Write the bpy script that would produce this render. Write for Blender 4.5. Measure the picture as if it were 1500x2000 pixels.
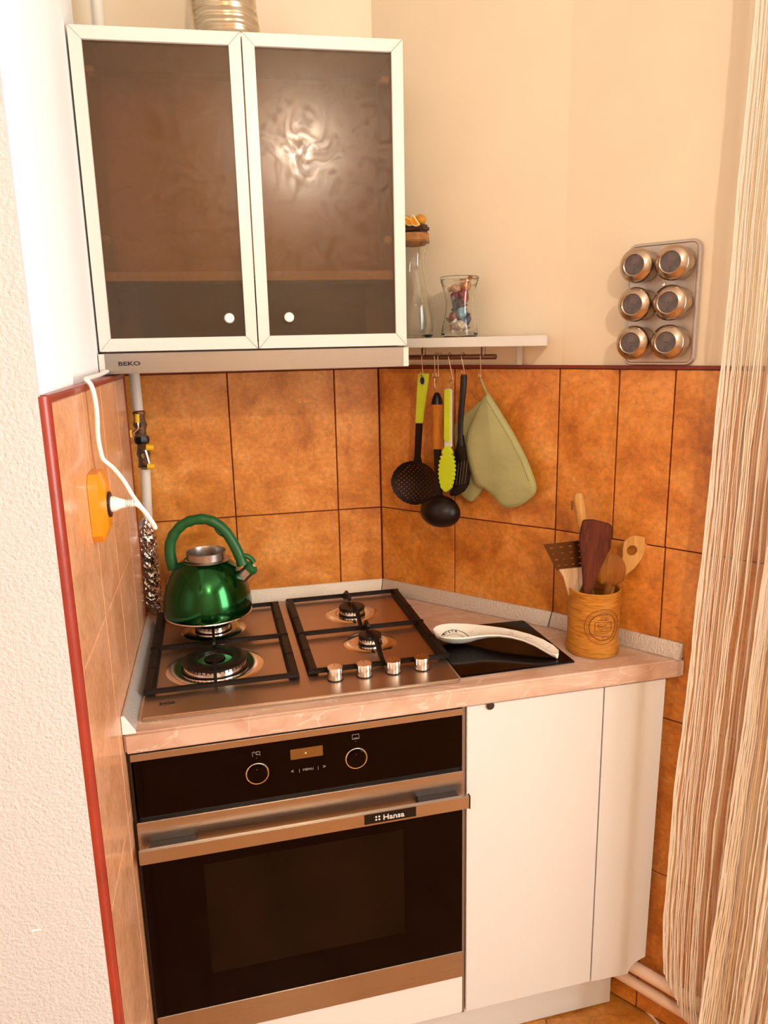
import bpy, bmesh, math, random
from mathutils import Vector, Matrix
random.seed(7)
sc = bpy.context.scene
for o in list(bpy.data.objects): bpy.data.objects.remove(o)
COL = sc.collection
PI = math.pi
# ------------------------------------------------------------------ camera, light, exposure
def basis(yaw, pit, rol):
    cy, sy = math.cos(yaw), math.sin(yaw)
    fw = Vector((sy*math.cos(pit), cy*math.cos(pit), math.sin(pit)))
    r = Vector((cy, -sy, 0)); u = r.cross(fw)
    return math.cos(rol)*r+math.sin(rol)*u, -math.sin(rol)*r+math.cos(rol)*u, fw
cam = bpy.data.cameras.new('camera'); co_ = bpy.data.objects.new('camera', cam); COL.objects.link(co_)
r_, u_, f_ = basis(0.2117852, -0.2227488, -0.0212704)
m3 = Matrix((r_, u_, -f_)).transposed()
co_.matrix_world = Matrix.Translation((0.3442729, -1.8243558, 1.5098276)) @ m3.to_4x4()
cam.sensor_fit = 'HORIZONTAL'; cam.sensor_width = 36; cam.lens = 1466.2755/1500*36; cam.clip_start = .02
sc.camera = co_
w = bpy.data.worlds.new('world'); sc.world = w; w.use_nodes = True
w.node_tree.nodes['Background'].inputs[0].default_value = (.75, .85, 1, 1)
w.node_tree.nodes['Background'].inputs[1].default_value = .6
def area(name, loc, target, sx, sy, e, col):
    l = bpy.data.lights.new(name, 'AREA'); l.shape = 'RECTANGLE'; l.size = sx; l.size_y = sy; l.energy = e; l.color = col
    o = bpy.data.objects.new(name, l); COL.objects.link(o); o.location = loc
    o.rotation_euler = (Vector(target)-Vector(loc)).to_track_quat('-Z', 'Y').to_euler(); return o
area('window_daylight', (2.30, -2.15, 1.50), (0, -1.45, 1.35), 1.25, 1.60, 46, (.90, .96, 1))
PEND = Vector((.611, -2.825, 2.459))
lp = bpy.data.lights.new('pendant_light', 'POINT'); lp.energy = 140; lp.color = (1, .85, .66); lp.shadow_soft_size = .035
lo = bpy.data.objects.new('pendant_light', lp); COL.objects.link(lo); lo.location = PEND
sc.view_settings.view_transform = 'Standard'; sc.view_settings.look = 'None'
sc.view_settings.exposure = 0.80; sc.view_settings.gamma = 1; sc.view_settings.use_curve_mapping = False

# ------------------------------------------------------------------ frames
def frame(o, xa, inward):
    x = Vector(xa).normalized(); y = Vector(inward).normalized(); z = Vector((0, 0, 1))
    return Matrix.Translation(o) @ Matrix((x, y, z)).transposed().to_4x4()
XL = .1495; XC = .7301; A = .829867; B = .939973; PSI = -.0286328; CHI = .0434351; ZT = 1.448; DW = .8722; H = .88
ea = Vector((math.cos(A), -math.sin(A), 0)); na = Vector((-math.sin(A), -math.cos(A), 0))
eb = Vector((math.cos(B), -math.sin(B), 0)); nb = Vector((-math.sin(B), -math.cos(B), 0))
c0 = Vector((XC, 0, 0)); c1 = c0+.4666*ea
ep = Vector((math.cos(PSI), -math.sin(PSI), 0)); npp = Vector((-math.sin(PSI), -math.cos(PSI), 0))
ec = Vector((math.cos(CHI), -math.sin(CHI), 0)); ncv = Vector((-math.sin(CHI), -math.cos(CHI), 0))
W = Matrix.Identity(4)
FR = frame((XL, -.6171, 0), ep, -npp)          # worktop: x along the front edge, y inward
OV = frame((.1569, -.6075, 0), ep, -npp)       # oven and cupboard fronts
OB = frame(c0, ea, -na)                        # oblique wall
RI = frame(c1, eb, -nb)                        # right wall
CB = frame((.1286, -.2771, 0), ec, -ncv)       # wall cabinet front
LE = frame((XL, -DW, 0), (0, 1, 0), (-1, 0, 0))

# ------------------------------------------------------------------ materials
def nm(name):
    m = bpy.data.materials.new(name); m.use_nodes = True; t = m.node_tree
    return m, t.nodes, t.links, t.nodes['Principled BSDF']
def mat(name, col, rough=.5, metal=0, coat=0, bump=0, bscale=60, var=0, vscale=8, sx=(1, 1, 1), emit=0, trans=0, ior=1.45, spec=.5, coatr=.05):
    m, N, L, p = nm(name)
    p.inputs['Base Color'].default_value = (*col, 1); p.inputs['Roughness'].default_value = rough
    p.inputs['Metallic'].default_value = metal; p.inputs['Coat Weight'].default_value = coat
    p.inputs['Coat Roughness'].default_value = coatr
    p.inputs['Transmission Weight'].default_value = trans; p.inputs['IOR'].default_value = ior
    p.inputs['Specular IOR Level'].default_value = spec
    if emit: p.inputs['Emission Color'].default_value = (*col, 1); p.inputs['Emission Strength'].default_value = emit
    if bump or var:
        tc = N.new('ShaderNodeTexCoord'); mp = N.new('ShaderNodeMapping'); mp.inputs['Scale'].default_value = sx
        L.new(tc.outputs['Object'], mp.inputs['Vector'])
    if bump:
        n = N.new('ShaderNodeTexNoise'); n.inputs['Scale'].default_value = bscale; n.inputs['Detail'].default_value = 4
        L.new(mp.outputs[0], n.inputs['Vector']); b = N.new('ShaderNodeBump'); b.inputs['Strength'].default_value = bump; b.inputs['Distance'].default_value = .004
        L.new(n.outputs[0], b.inputs['Height']); L.new(b.outputs[0], p.inputs['Normal'])
    if var:
        n2 = N.new('ShaderNodeTexNoise'); n2.inputs['Scale'].default_value = vscale; n2.inputs['Detail'].default_value = 6
        L.new(mp.outputs[0], n2.inputs['Vector']); r = N.new('ShaderNodeValToRGB')
        r.color_ramp.elements[0].position = .3; r.color_ramp.elements[1].position = .7
        r.color_ramp.elements[0].color = (*[c*(1-var) for c in col], 1); r.color_ramp.elements[1].color = (*[min(1, c*(1+var)) for c in col], 1)
        L.new(n2.outputs[0], r.inputs[0]); L.new(r.outputs[0], p.inputs['Base Color'])
    return m
def mat_tile(name, stops, rough=.32, coat=.25):
    m, N, L, p = nm(name)
    g = N.new('ShaderNodeNewGeometry'); oi = N.new('ShaderNodeObjectInfo')
    ad = N.new('ShaderNodeVectorMath'); ad.operation = 'ADD'; cb = N.new('ShaderNodeCombineXYZ')
    mu = N.new('ShaderNodeMath'); mu.operation = 'MULTIPLY'; mu.inputs[1].default_value = 31
    L.new(oi.outputs['Random'], mu.inputs[0]); L.new(mu.outputs[0], cb.inputs[0]); L.new(mu.outputs[0], cb.inputs[2])
    L.new(g.outputs['Position'], ad.inputs[0]); L.new(cb.outputs[0], ad.inputs[1])
    n = N.new('ShaderNodeTexNoise'); n.inputs['Scale'].default_value = 11; n.inputs['Detail'].default_value = 9; n.inputs['Roughness'].default_value = .62; n.inputs['Distortion'].default_value = .5
    L.new(ad.outputs[0], n.inputs['Vector'])
    r = N.new('ShaderNodeValToRGB'); e = r.color_ramp.elements
    e[0].position = .32; e[0].color = (*stops[0], 1); e[1].position = .72; e[1].color = (*stops[2], 1)
    x = e.new(.5); x.color = (*stops[1], 1)
    L.new(n.outputs[0], r.inputs[0])
    n3 = N.new('ShaderNodeTexNoise'); n3.inputs['Scale'].default_value = 95; n3.inputs['Detail'].default_value = 5; L.new(ad.outputs[0], n3.inputs['Vector'])
    v = N.new('ShaderNodeTexNoise'); v.inputs['Scale'].default_value = 15; v.inputs['Detail'].default_value = 7; v.inputs['Distortion'].default_value = 1.4; L.new(ad.outputs[0], v.inputs['Vector'])
    s1 = N.new('ShaderNodeMath'); s1.operation = 'SUBTRACT'; s1.inputs[1].default_value = .5; L.new(v.outputs[0], s1.inputs[0])
    s2 = N.new('ShaderNodeMath'); s2.operation = 'ABSOLUTE'; L.new(s1.outputs[0], s2.inputs[0])
    cr = N.new('ShaderNodeMapRange'); cr.inputs[1].default_value = 0; cr.inputs[2].default_value = .012; cr.inputs[3].default_value = .80; cr.inputs[4].default_value = 1; L.new(s2.outputs[0], cr.inputs[0])
    sp = N.new('ShaderNodeMapRange'); sp.inputs[1].default_value = .3; sp.inputs[2].default_value = .7; sp.inputs[3].default_value = .84; sp.inputs[4].default_value = 1.16; L.new(n3.outputs[0], sp.inputs[0])
    mm = N.new('ShaderNodeMath'); mm.operation = 'MULTIPLY'; L.new(cr.outputs[0], mm.inputs[0]); L.new(sp.outputs[0], mm.inputs[1])
    mx = N.new('ShaderNodeVectorMath'); mx.operation = 'SCALE'; L.new(r.outputs[0], mx.inputs[0]); L.new(mm.outputs[0], mx.inputs['Scale'])
    L.new(mx.outputs[0], p.inputs['Base Color'])
    p.inputs['Roughness'].default_value = rough; p.inputs['Coat Weight'].default_value = coat; p.inputs['Coat Roughness'].default_value = .12
    b = N.new('ShaderNodeBump'); b.inputs['Strength'].default_value = .12; b.inputs['Distance'].default_value = .002; L.new(n.outputs[0], b.inputs['Height']); L.new(b.outputs[0], p.inputs['Normal'])
    return m
def mat_marble():
    m, N, L, p = nm('marble_laminate')
    tc = N.new('ShaderNodeTexCoord'); mp = N.new('ShaderNodeMapping'); mp.inputs['Rotation'].default_value = (0, .3, .5); mp.inputs['Scale'].default_value = (1, 2.6, 1.6)
    L.new(tc.outputs['Object'], mp.inputs[0])
    n = N.new('ShaderNodeTexNoise'); n.inputs['Scale'].default_value = 8; n.inputs['Detail'].default_value = 8; n.inputs['Distortion'].default_value = 1.2; L.new(mp.outputs[0], n.inputs['Vector'])
    r = N.new('ShaderNodeValToRGB'); e = r.color_ramp.elements; e[0].position = .3; e[0].color = (.47, .275, .18, 1); e[1].position = .7; e[1].color = (.63, .44, .33, 1)
    L.new(n.outputs[0], r.inputs[0])
    v = N.new('ShaderNodeTexNoise'); v.inputs['Scale'].default_value = 6.5; v.inputs['Detail'].default_value = 6; v.inputs['Distortion'].default_value = 1.1; L.new(mp.outputs[0], v.inputs['Vector'])
    s1 = N.new('ShaderNodeMath'); s1.operation = 'SUBTRACT'; s1.inputs[1].default_value = .5; L.new(v.outputs[0], s1.inputs[0])
    s2 = N.new('ShaderNodeMath'); s2.operation = 'ABSOLUTE'; L.new(s1.outputs[0], s2.inputs[0])
    cr = N.new('ShaderNodeMapRange'); cr.inputs[1].default_value = 0; cr.inputs[2].default_value = .012; cr.inputs[3].default_value = .5; cr.inputs[4].default_value = 0; L.new(s2.outputs[0], cr.inputs[0])
    mx = N.new('ShaderNodeMixRGB'); mx.inputs[2].default_value = (.86, .70, .58, 1); L.new(cr.outputs[0], mx.inputs[0]); L.new(r.outputs[0], mx.inputs[1])
    L.new(mx.outputs[0], p.inputs['Base Color']); p.inputs['Roughness'].default_value = .28; p.inputs['Coat Weight'].default_value = .3; p.inputs['Coat Roughness'].default_value = .15
    return m
def mat_brushed(name, col, rough=.3, axis=0, amt=.25):
    m, N, L, p = nm(name)
    tc = N.new('ShaderNodeTexCoord'); mp = N.new('ShaderNodeMapping'); s = [700, 700, 700]; s[axis] = 4; mp.inputs['Scale'].default_value = s
    L.new(tc.outputs['Object'], mp.inputs[0]); n = N.new('ShaderNodeTexNoise'); n.inputs['Scale'].default_value = 1; n.inputs['Detail'].default_value = 3; L.new(mp.outputs[0], n.inputs['Vector'])
    mr = N.new('ShaderNodeMapRange'); mr.inputs[3].default_value = rough*(1-amt); mr.inputs[4].default_value = rough*(1+amt); L.new(n.outputs[0], mr.inputs[0]); L.new(mr.outputs[0], p.inputs['Roughness'])
    b = N.new('ShaderNodeBump'); b.inputs['Strength'].default_value = .10; b.inputs['Distance'].default_value = .001; L.new(n.outputs[0], b.inputs['Height']); L.new(b.outputs[0], p.inputs['Normal'])
    p.inputs['Base Color'].default_value = (*col, 1); p.inputs['Metallic'].default_value = 1
    return m
def mat_wood(name, c1_, c2_, scale=(14, 14, 2.2), rough=.45):
    m, N, L, p = nm(name)
    tc = N.new('ShaderNodeTexCoord'); mp = N.new('ShaderNodeMapping'); mp.inputs['Scale'].default_value = scale; L.new(tc.outputs['Object'], mp.inputs[0])
    n = N.new('ShaderNodeTexNoise'); n.inputs['Scale'].default_value = 9; n.inputs['Detail'].default_value = 6; n.inputs['Distortion'].default_value = .8; L.new(mp.outputs[0], n.inputs['Vector'])
    p.inputs['Specular IOR Level'].default_value = .25; r = N.new('ShaderNodeValToRGB'); e = r.color_ramp.elements; e[0].position = .35; e[0].color = (*c1_, 1); e[1].position = .65; e[1].color = (*c2_, 1)
    L.new(n.outputs[0], r.inputs[0]); L.new(r.outputs[0], p.inputs['Base Color']); p.inputs['Roughness'].default_value = rough
    b = N.new('ShaderNodeBump'); b.inputs['Strength'].default_value = .15; b.inputs['Distance'].default_value = .001; L.new(n.outputs[0], b.inputs['Height']); L.new(b.outputs[0], p.inputs['Normal'])
    return m
def mat_smoked():
    m, N, L, p = nm('smoked_satin_glass')
    tc = N.new('ShaderNodeTexCoord')
    n = N.new('ShaderNodeTexNoise'); n.inputs['Scale'].default_value = 22; n.inputs['Detail'].default_value = 6; n.inputs['Distortion'].default_value = 2.5; L.new(tc.outputs['Object'], n.inputs['Vector'])
    mr = N.new('ShaderNodeMapRange'); mr.inputs[1].default_value = .35; mr.inputs[2].default_value = .65; mr.inputs[3].default_value = .17; mr.inputs[4].default_value = .30; L.new(n.outputs[0], mr.inputs[0])
    p.inputs['Base Color'].default_value = (.24, .165, .08, 1); p.inputs['Roughness'].default_value = .6; p.inputs['Specular IOR Level'].default_value = 0
    g = N.new('ShaderNodeBsdfRefraction'); g.inputs['Color'].default_value = (.72, .56, .38, 1); g.inputs['Roughness'].default_value = .17; g.inputs['IOR'].default_value = 1.12
    tr = N.new('ShaderNodeBsdfTransparent'); tr.inputs[0].default_value = (.72, .56, .38, 1)
    m1 = N.new('ShaderNodeMixShader'); m1.inputs[0].default_value = .40; L.new(g.outputs[0], m1.inputs[1]); L.new(tr.outputs[0], m1.inputs[2])
    m2 = N.new('ShaderNodeMixShader'); m2.inputs[0].default_value = .92; L.new(p.outputs[0], m2.inputs[1]); L.new(m1.outputs[0], m2.inputs[2])
    gl = N.new('ShaderNodeBsdfAnisotropic'); L.new(mr.outputs[0], gl.inputs['Roughness'])
    fr_ = N.new('ShaderNodeFresnel'); fr_.inputs[0].default_value = 1.45
    mx = N.new('ShaderNodeMixShader'); L.new(fr_.outputs[0], mx.inputs[0]); L.new(m2.outputs[0], mx.inputs[1]); L.new(gl.outputs[0], mx.inputs[2])
    out = [x for x in N if x.type == 'OUTPUT_MATERIAL'][0]; L.new(mx.outputs[0], out.inputs[0])
    return m
def mat_glass(name, col=(1, 1, 1), rough=0.0):
    m, N, L, p = nm(name)
    p.inputs['Base Color'].default_value = (*col, 1); p.inputs['Transmission Weight'].default_value = 1; p.inputs['Roughness'].default_value = rough; p.inputs['IOR'].default_value = 1.45
    return m
def mat_curtain():
    m, N, L, p = nm('sheer_curtain')
    uv = N.new('ShaderNodeUVMap'); mp = N.new('ShaderNodeMapping'); mp.inputs['Scale'].default_value = (260, 3.0, 1); L.new(uv.outputs[0], mp.inputs[0])
    n = N.new('ShaderNodeTexNoise'); n.inputs['Scale'].default_value = 1; n.inputs['Detail'].default_value = 4; L.new(mp.outputs[0], n.inputs['Vector'])
    mp2 = N.new('ShaderNodeMapping'); mp2.inputs['Scale'].default_value = (45, .5, 1); L.new(uv.outputs[0], mp2.inputs[0])
    n2 = N.new('ShaderNodeTexNoise'); n2.inputs['Scale'].default_value = 1; n2.inputs['Detail'].default_value = 2; L.new(mp2.outputs[0], n2.inputs['Vector'])
    r = N.new('ShaderNodeValToRGB'); e = r.color_ramp.elements; e[0].position = .36; e[0].color = (.80, .64, .42, 1); e[1].position = .62; e[1].color = (.88, .82, .72, 1)
    L.new(n2.outputs[0], r.inputs[0]); L.new(r.outputs[0], p.inputs['Base Color']); p.inputs['Roughness'].default_value = .9
    tl = N.new('ShaderNodeBsdfTranslucent'); L.new(r.outputs[0], tl.inputs[0])
    mx = N.new('ShaderNodeMixShader'); mx.inputs[0].default_value = .25; L.new(p.outputs[0], mx.inputs[1]); L.new(tl.outputs[0], mx.inputs[2])
    tr = N.new('ShaderNodeBsdfTransparent'); tr.inputs[0].default_value = (1, .97, .92, 1)
    mr = N.new('ShaderNodeMapRange'); mr.inputs[1].default_value = .4; mr.inputs[2].default_value = .6; mr.inputs[3].default_value = .12; mr.inputs[4].default_value = .62; L.new(n.outputs[0], mr.inputs[0])
    m2 = N.new('ShaderNodeMixShader'); L.new(mr.outputs[0], m2.inputs[0]); L.new(tr.outputs[0], m2.inputs[1]); L.new(mx.outputs[0], m2.inputs[2])
    out = [x for x in N if x.type == 'OUTPUT_MATERIAL'][0]; L.new(m2.outputs[0], out.inputs[0])
    return m
def mat_foil():
    m = mat('crumpled_foil', (.66, .58, .54), .16, 1)
    N, L = m.node_tree.nodes, m.node_tree.links; p = N['Principled BSDF']
    tc = N.new('ShaderNodeTexCoord'); v = N.new('ShaderNodeTexVoronoi'); v.inputs['Scale'].default_value = 48; n = N.new('ShaderNodeTexNoise'); n.inputs['Scale'].default_value = 38; n.inputs['Distortion'].default_value = 1.5
    L.new(tc.outputs['Object'], n.inputs['Vector']); L.new(tc.outputs['Object'], v.inputs['Vector'])
    a = N.new('ShaderNodeMath'); L.new(v.outputs[0], a.inputs[0]); L.new(n.outputs[0], a.inputs[1])
    b = N.new('ShaderNodeBump'); b.inputs['Strength'].default_value = .9; b.inputs['Distance'].default_value = .006; L.new(a.outputs[0], b.inputs['Height']); L.new(b.outputs[0], p.inputs['Normal'])
    return m
M = {}
M['plaster'] = mat('cream_plaster', (.84, .715, .545), .75, bump=.06, bscale=30, var=.02)
M['plaster_white'] = mat('white_plaster', (.87, .86, .83), .7, bump=.08, bscale=40)
M['textured'] = mat('roller_textured_plaster', (.565, .55, .54), .85, bump=.55, bscale=230)
M['room'] = mat('room_plaster', (.80, .70, .58), .85, bump=.05)
M['tile'] = mat_tile('terracotta_tile', ((.42, .120, .010), (.63, .225, .032), (.76, .34, .085)))
M['tile_left'] = mat_tile('daylit_glossy_tile', ((.56, .24, .10), (.66, .31, .15), (.74, .39, .21)), .34, .35)  # same terracotta, grazing daylight painted in as lighter, pinker tones
M['floor'] = mat_tile('floor_tile', ((.35, .10, .01), (.50, .19, .025), (.60, .26, .05)), .35, .2)
M['grout'] = mat('dark_red_grout', (.14, .014, .005), .8)
M['grout_light'] = mat('pale_grout', (.85, .62, .42), .8)
M['trim'] = mat('red_plastic_trim', (.25, .024, .009), .38, coat=.2, var=.15, vscale=20)
M['trim_dark'] = mat('dark_red_edge', (.20, .025, .006), .4)
M['marble'] = mat_marble()
M['steel'] = mat_brushed('brushed_steel', (.43, .385, .345), .30)
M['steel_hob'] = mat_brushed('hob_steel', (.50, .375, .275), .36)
M['polished'] = mat('polished_steel', (.78, .74, .70), .14, 1)
M['strip'] = mat('aluminium_strip', (.62, .56, .50), .42, .55, bump=.5, bscale=260)
M['strip_w'] = mat('pale_patterned_strip', (.72, .65, .55), .5, .2, bump=.5, bscale=220)
M['cap'] = mat('white_end_cap', (.78, .76, .72), .5)
M['iron'] = mat('cast_iron', (.006, .0025, .002), .45, spec=.3)
M['enamel'] = mat('black_enamel', (.007, .004, .003), .35, spec=.3)
M['visor'] = mat_brushed('hood_steel', (.36, .305, .26), .32)
M['white'] = mat('white_laminate', (.72, .69, .63), .35, coat=.15)
M['white_door'] = mat('white_lacquer', (.66, .635, .59), .32, coat=.25)
M['alu_white'] = mat('pale_aluminium_frame', (.68, .65, .59), .38, .15)
M['carcass'] = mat('cabinet_carcass', (.74, .58, .40), .5)
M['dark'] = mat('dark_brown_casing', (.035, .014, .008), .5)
M['smoked'] = mat_smoked()
M['black_glass'] = mat('black_glass', (.003, .0004, .0003), .10, spec=.12)
M['oven_window'] = mat('mesh_printed_glass', (.007, .0025, .0012), .12, spec=.17, var=.5, vscale=9)
M['black'] = mat('black_plastic', (.012, .004, .003), .4)
M['nylon'] = mat('black_nylon', (.008, .003, .0025), .36, spec=.35)
M['lime'] = mat('lime_plastic', (.54, .66, .025), .38)
M['lime2'] = mat('yellow_green_silicone', (.50, .60, .012), .4)
M['orange_wood'] = mat_wood('orange_varnished_wood', (.40, .12, .008), (.52, .19, .02), rough=.55)
M['dark_wood'] = mat_wood('dark_red_wood', (.062, .009, .0015), (.12, .022, .004), rough=.6)
M['mid_wood'] = mat_wood('brown_wood', (.22, .07, .007), (.32, .115, .014), rough=.6)
M['light_wood'] = mat_wood('light_wood', (.50, .24, .06), (.64, .34, .10))
M['pale_wood'] = mat_wood('pale_wood', (.56, .36, .20), (.72, .50, .33))
M['bark'] = mat_wood('birch_bark', (.36, .13, .012), (.58, .25, .035), (3, 3, 26))
M['carve'] = mat('burnt_carving', (.20, .06, .008), .6)
M['carve2'] = mat('raised_bark_relief', (.55, .25, .045), .55)
M['ceramic'] = mat('glazed_ceramic', (.84, .78, .68), .12, coat=.6)
M['print'] = mat('grey_print', (.42, .38, .33), .3)
M['print_black'] = mat('black_print', (.02, .012, .01), .4)
M['print_red'] = mat('dark_red_print', (.20, .03, .015), .4)
M['mitt'] = mat('sage_cotton', (.38, .365, .165), .85, bump=.9, bscale=18, var=.10, vscale=14)
M['mitt_edge'] = mat('sage_binding', (.34, .34, .13), .9)
M['green'] = mat('green_anodised_steel', (.004, .075, .011), .17, .9, coat=.35)
M['green_handle'] = mat('green_soft_plastic', (.010, .095, .022), .4)
M['orange_plastic'] = mat('orange_plastic', (.72, .24, .004), .3, coat=.3)
M['white_plastic'] = mat('white_plastic', (.86, .80, .72), .45)
M['pipe'] = mat('painted_pipe', (.72, .66, .56), .5, bump=.2, bscale=60)
M['pipe_w'] = mat('pale_pink_painted_pipe', (.74, .52, .38), .45)
M['dirty'] = mat('tarnished_metal', (.16, .09, .05), .45, .7, bump=.9, bscale=180, var=.7, vscale=60)
M['yellow'] = mat('yellow_plastic_cap', (.80, .42, .01), .4)
M['foil'] = mat_foil()
M['duct'] = mat('aluminium_duct', (.80, .70, .56), .26, 1)
M['spice'] = mat('spice_tin_steel', (.50, .40, .31), .25, 1)
M['rack'] = mat('grey_rack_steel', (.50, .42, .36), .4, .75)
M['spice_dark'] = mat('dried_spice', (.085, .045, .03), .7, bump=1, bscale=300, var=.5, vscale=150)
M['glass'] = mat_glass('clear_glass', (.97, .97, .93))
M['lens'] = mat('lens_glass', (.07, .04, .03), .5, coat=.7, var=.65, vscale=70)
M['cork'] = mat('cork', (.36, .15, .04), .8, bump=.5, bscale=150, var=.35, vscale=60)
M['burnt'] = mat('dark_brown_wood', (.06, .022, .01), .6)
M['orange'] = mat('orange_flesh', (.85, .30, .005), .45)
M['rind'] = mat('pale_rind', (.90, .72, .35), .5)
M['peel'] = mat('orange_peel', (.55, .22, .01), .5)
M['rail'] = mat_brushed('rail_steel', (.26, .15, .10), .35)
M['wire'] = mat('steel_wire', (.55, .42, .32), .25, 1)
M['curtain'] = mat_curtain()
M['yarn_w'] = mat('cream_yarn', (.88, .84, .76), .9)
M['yarn_g'] = mat('gold_yarn', (.80, .62, .38), .9)
M['yarn_b'] = mat('grey_yarn', (.30, .23, .19), .9)
M['display'] = mat('amber_display_glass', (.14, .055, .012), .2, coat=.5)
M['led'] = mat('red_led', (1, .12, .04), .4, emit=6)
M['ink'] = mat('grey_legend', (.30, .25, .22), .5)
M['logo'] = mat('silver_logo', (.62, .58, .52), .4)
M['bulb'] = mat('glowing_bulb', (1, .82, .58), .4, emit=28)

# ------------------------------------------------------------------ mesh builder
class G:
    def __init__(s): s.bm = bmesh.new(); s.uv = None
    def verts(s, vs, fs):
        v = [s.bm.verts.new(p) for p in vs]
        for f in fs:
            try: s.bm.faces.new([v[i] for i in f])
            except ValueError: pass
        return s
    def box(s, x0, x1, y0, y1, z0, z1):
        return s.verts([(x0, y0, z0), (x1, y0, z0), (x1, y1, z0), (x0, y1, z0), (x0, y0, z1), (x1, y0, z1), (x1, y1, z1), (x0, y1, z1)],
                       [(0, 3, 2, 1), (4, 5, 6, 7), (0, 1, 5, 4), (1, 2, 6, 5), (2, 3, 7, 6), (3, 0, 4, 7)])
    def prism(s, poly, a, b, ax='z'):
        f = {'z': lambda p, q: (p[0], p[1], q), 'y': lambda p, q: (p[0], q, p[1]), 'x': lambda p, q: (q, p[0], p[1])}[ax]
        n = len(poly); vs = [f(p, a) for p in poly]+[f(p, b) for p in poly]
        return s.verts(vs, [tuple(range(n)), tuple(range(n, 2*n))]+[(i, (i+1) % n, n+(i+1) % n, n+i) for i in range(n)])
    def loft(s, rings, cap=True, closed=True):
        n = len(rings[0]); vs = [p for r in rings for p in r]; fs = []
        for k in range(len(rings)-1):
            for i in range(n if closed else n-1):
                j = (i+1) % n; fs.append((k*n+i, k*n+j, (k+1)*n+j, (k+1)*n+i))
        if cap: fs += [tuple(range(n)), tuple(range((len(rings)-1)*n, len(rings)*n))]
        return s.verts(vs, fs)
    def lathe(s, prof, c=(0, 0, 0), seg=32, axis=(0, 0, 1), cap=True, sx=1, sy=1):
        q = Vector(axis).to_track_quat('Z', 'Y'); c = Vector(c); rings = []
        for r, z in prof:
            rings.append([c+q @ Vector((max(r, 1e-5)*sx*math.cos(2*PI*i/seg), max(r, 1e-5)*sy*math.sin(2*PI*i/seg), z)) for i in range(seg)])
        return s.loft(rings, cap)
    def cyl(s, a, b, r, seg=20, r2=None):
        a, b = Vector(a), Vector(b); return s.lathe([(r, 0), (r if r2 is None else r2, (b-a).length)], a, seg, b-a)
    def tube(s, pts, r, seg=8, cap=True, flat=1):
        P = [Vector(p) for p in pts]; rings = []; up = None
        for i, p in enumerate(P):
            t = (P[min(i+1, len(P)-1)]-P[max(i-1, 0)]).normalized()
            if up is None: up = t.orthogonal().normalized()
            up = (up-t*up.dot(t)).normalized(); sd = t.cross(up)
            rr = r[i] if isinstance(r, (list, tuple)) else r
            rings.append([p+rr*(math.cos(2*PI*k/seg)*up+flat*math.sin(2*PI*k/seg)*sd) for k in range(seg)])
        return s.loft(rings, cap)
    def ball(s, c, r, sx=1, sy=1, sz=1, seg=16, rows=10):
        prof = [(math.sin(PI*i/rows)*r, -math.cos(PI*i/rows)*r*sz) for i in range(rows+1)]
        return s.lathe(prof, c, seg, sx=sx, sy=sy)
    def text(s, txt, size, x, z, y, sx=1, align='LEFT', bold=0, rot=None, shear=0):
        cu = bpy.data.curves.new('t', 'FONT'); cu.body = txt; cu.size = size; cu.align_x = align; cu.extrude = .0004; cu.offset = bold; cu.shear = shear; cu.resolution_u = 3
        ob = bpy.data.objects.new('t', cu); COL.objects.link(ob); bpy.context.view_layer.update()
        me = bpy.data.meshes.new_from_object(ob.evaluated_get(bpy.context.evaluated_depsgraph_get()))
        for v in me.vertices:
            p = v.co
            v.co = Vector((x+p.x*sx, y-p.z, z+p.y)) if rot is None else rot @ Vector((p.x*sx, -p.z, p.y))
        s.bm.from_mesh(me); bpy.data.objects.remove(ob); bpy.data.meshes.remove(me); bpy.data.curves.remove(cu); return s
    def build(s, name, m, parent=None, fr=None, bevel=0, seg=2, smooth=True, solid=0, off=None):
        bm = s.bm
        bmesh.ops.remove_doubles(bm, verts=bm.verts, dist=1e-6)
        bmesh.ops.recalc_face_normals(bm, faces=bm.faces)
        if solid: bmesh.ops.solidify(bm, geom=bm.faces[:], thickness=solid)
        if bevel:
            ed = [e for e in bm.edges if len(e.link_faces) == 2 and e.calc_face_angle(0) > .5]
            bmesh.ops.bevel(bm, geom=ed, offset=bevel, segments=seg, affect='EDGES', clamp_overlap=True)
        base = BASE.get(parent.name, Vector()) if parent else (Vector(off) if off else Vector())
        if base.length: bmesh.ops.translate(bm, verts=bm.verts, vec=-base)
        me = bpy.data.meshes.new(name); bm.to_mesh(me); bm.free()
        if smooth: me.shade_smooth(); me.set_sharp_from_angle(angle=math.radians(38))
        me.materials.append(M[m] if isinstance(m, str) else m)
        o = bpy.data.objects.new(name, me); COL.objects.link(o)
        if parent: o.parent = parent; BASE[o.name] = base
        elif fr is not None:
            o.matrix_world = fr @ Matrix.Translation(base); BASE[o.name] = base
        return o
BASE = {}
def tag(o, label=None, cat=None, group=None, kind=None):
    if label: o['label'] = label
    if cat: o['category'] = cat
    if group: o['group'] = group
    if kind: o['kind'] = kind
    return o
def thing(name, label, cat, fr=W, base=(0, 0, 0), group=None):
    o = bpy.data.objects.new(name, None); o.empty_display_size = .02; COL.objects.link(o)
    o.matrix_world = fr @ Matrix.Translation(base); BASE[o.name] = Vector(base)
    return tag(o, label, cat, group)
def struct(o, label=None): o['kind'] = 'structure'; return tag(o, label) if label else o

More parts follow.
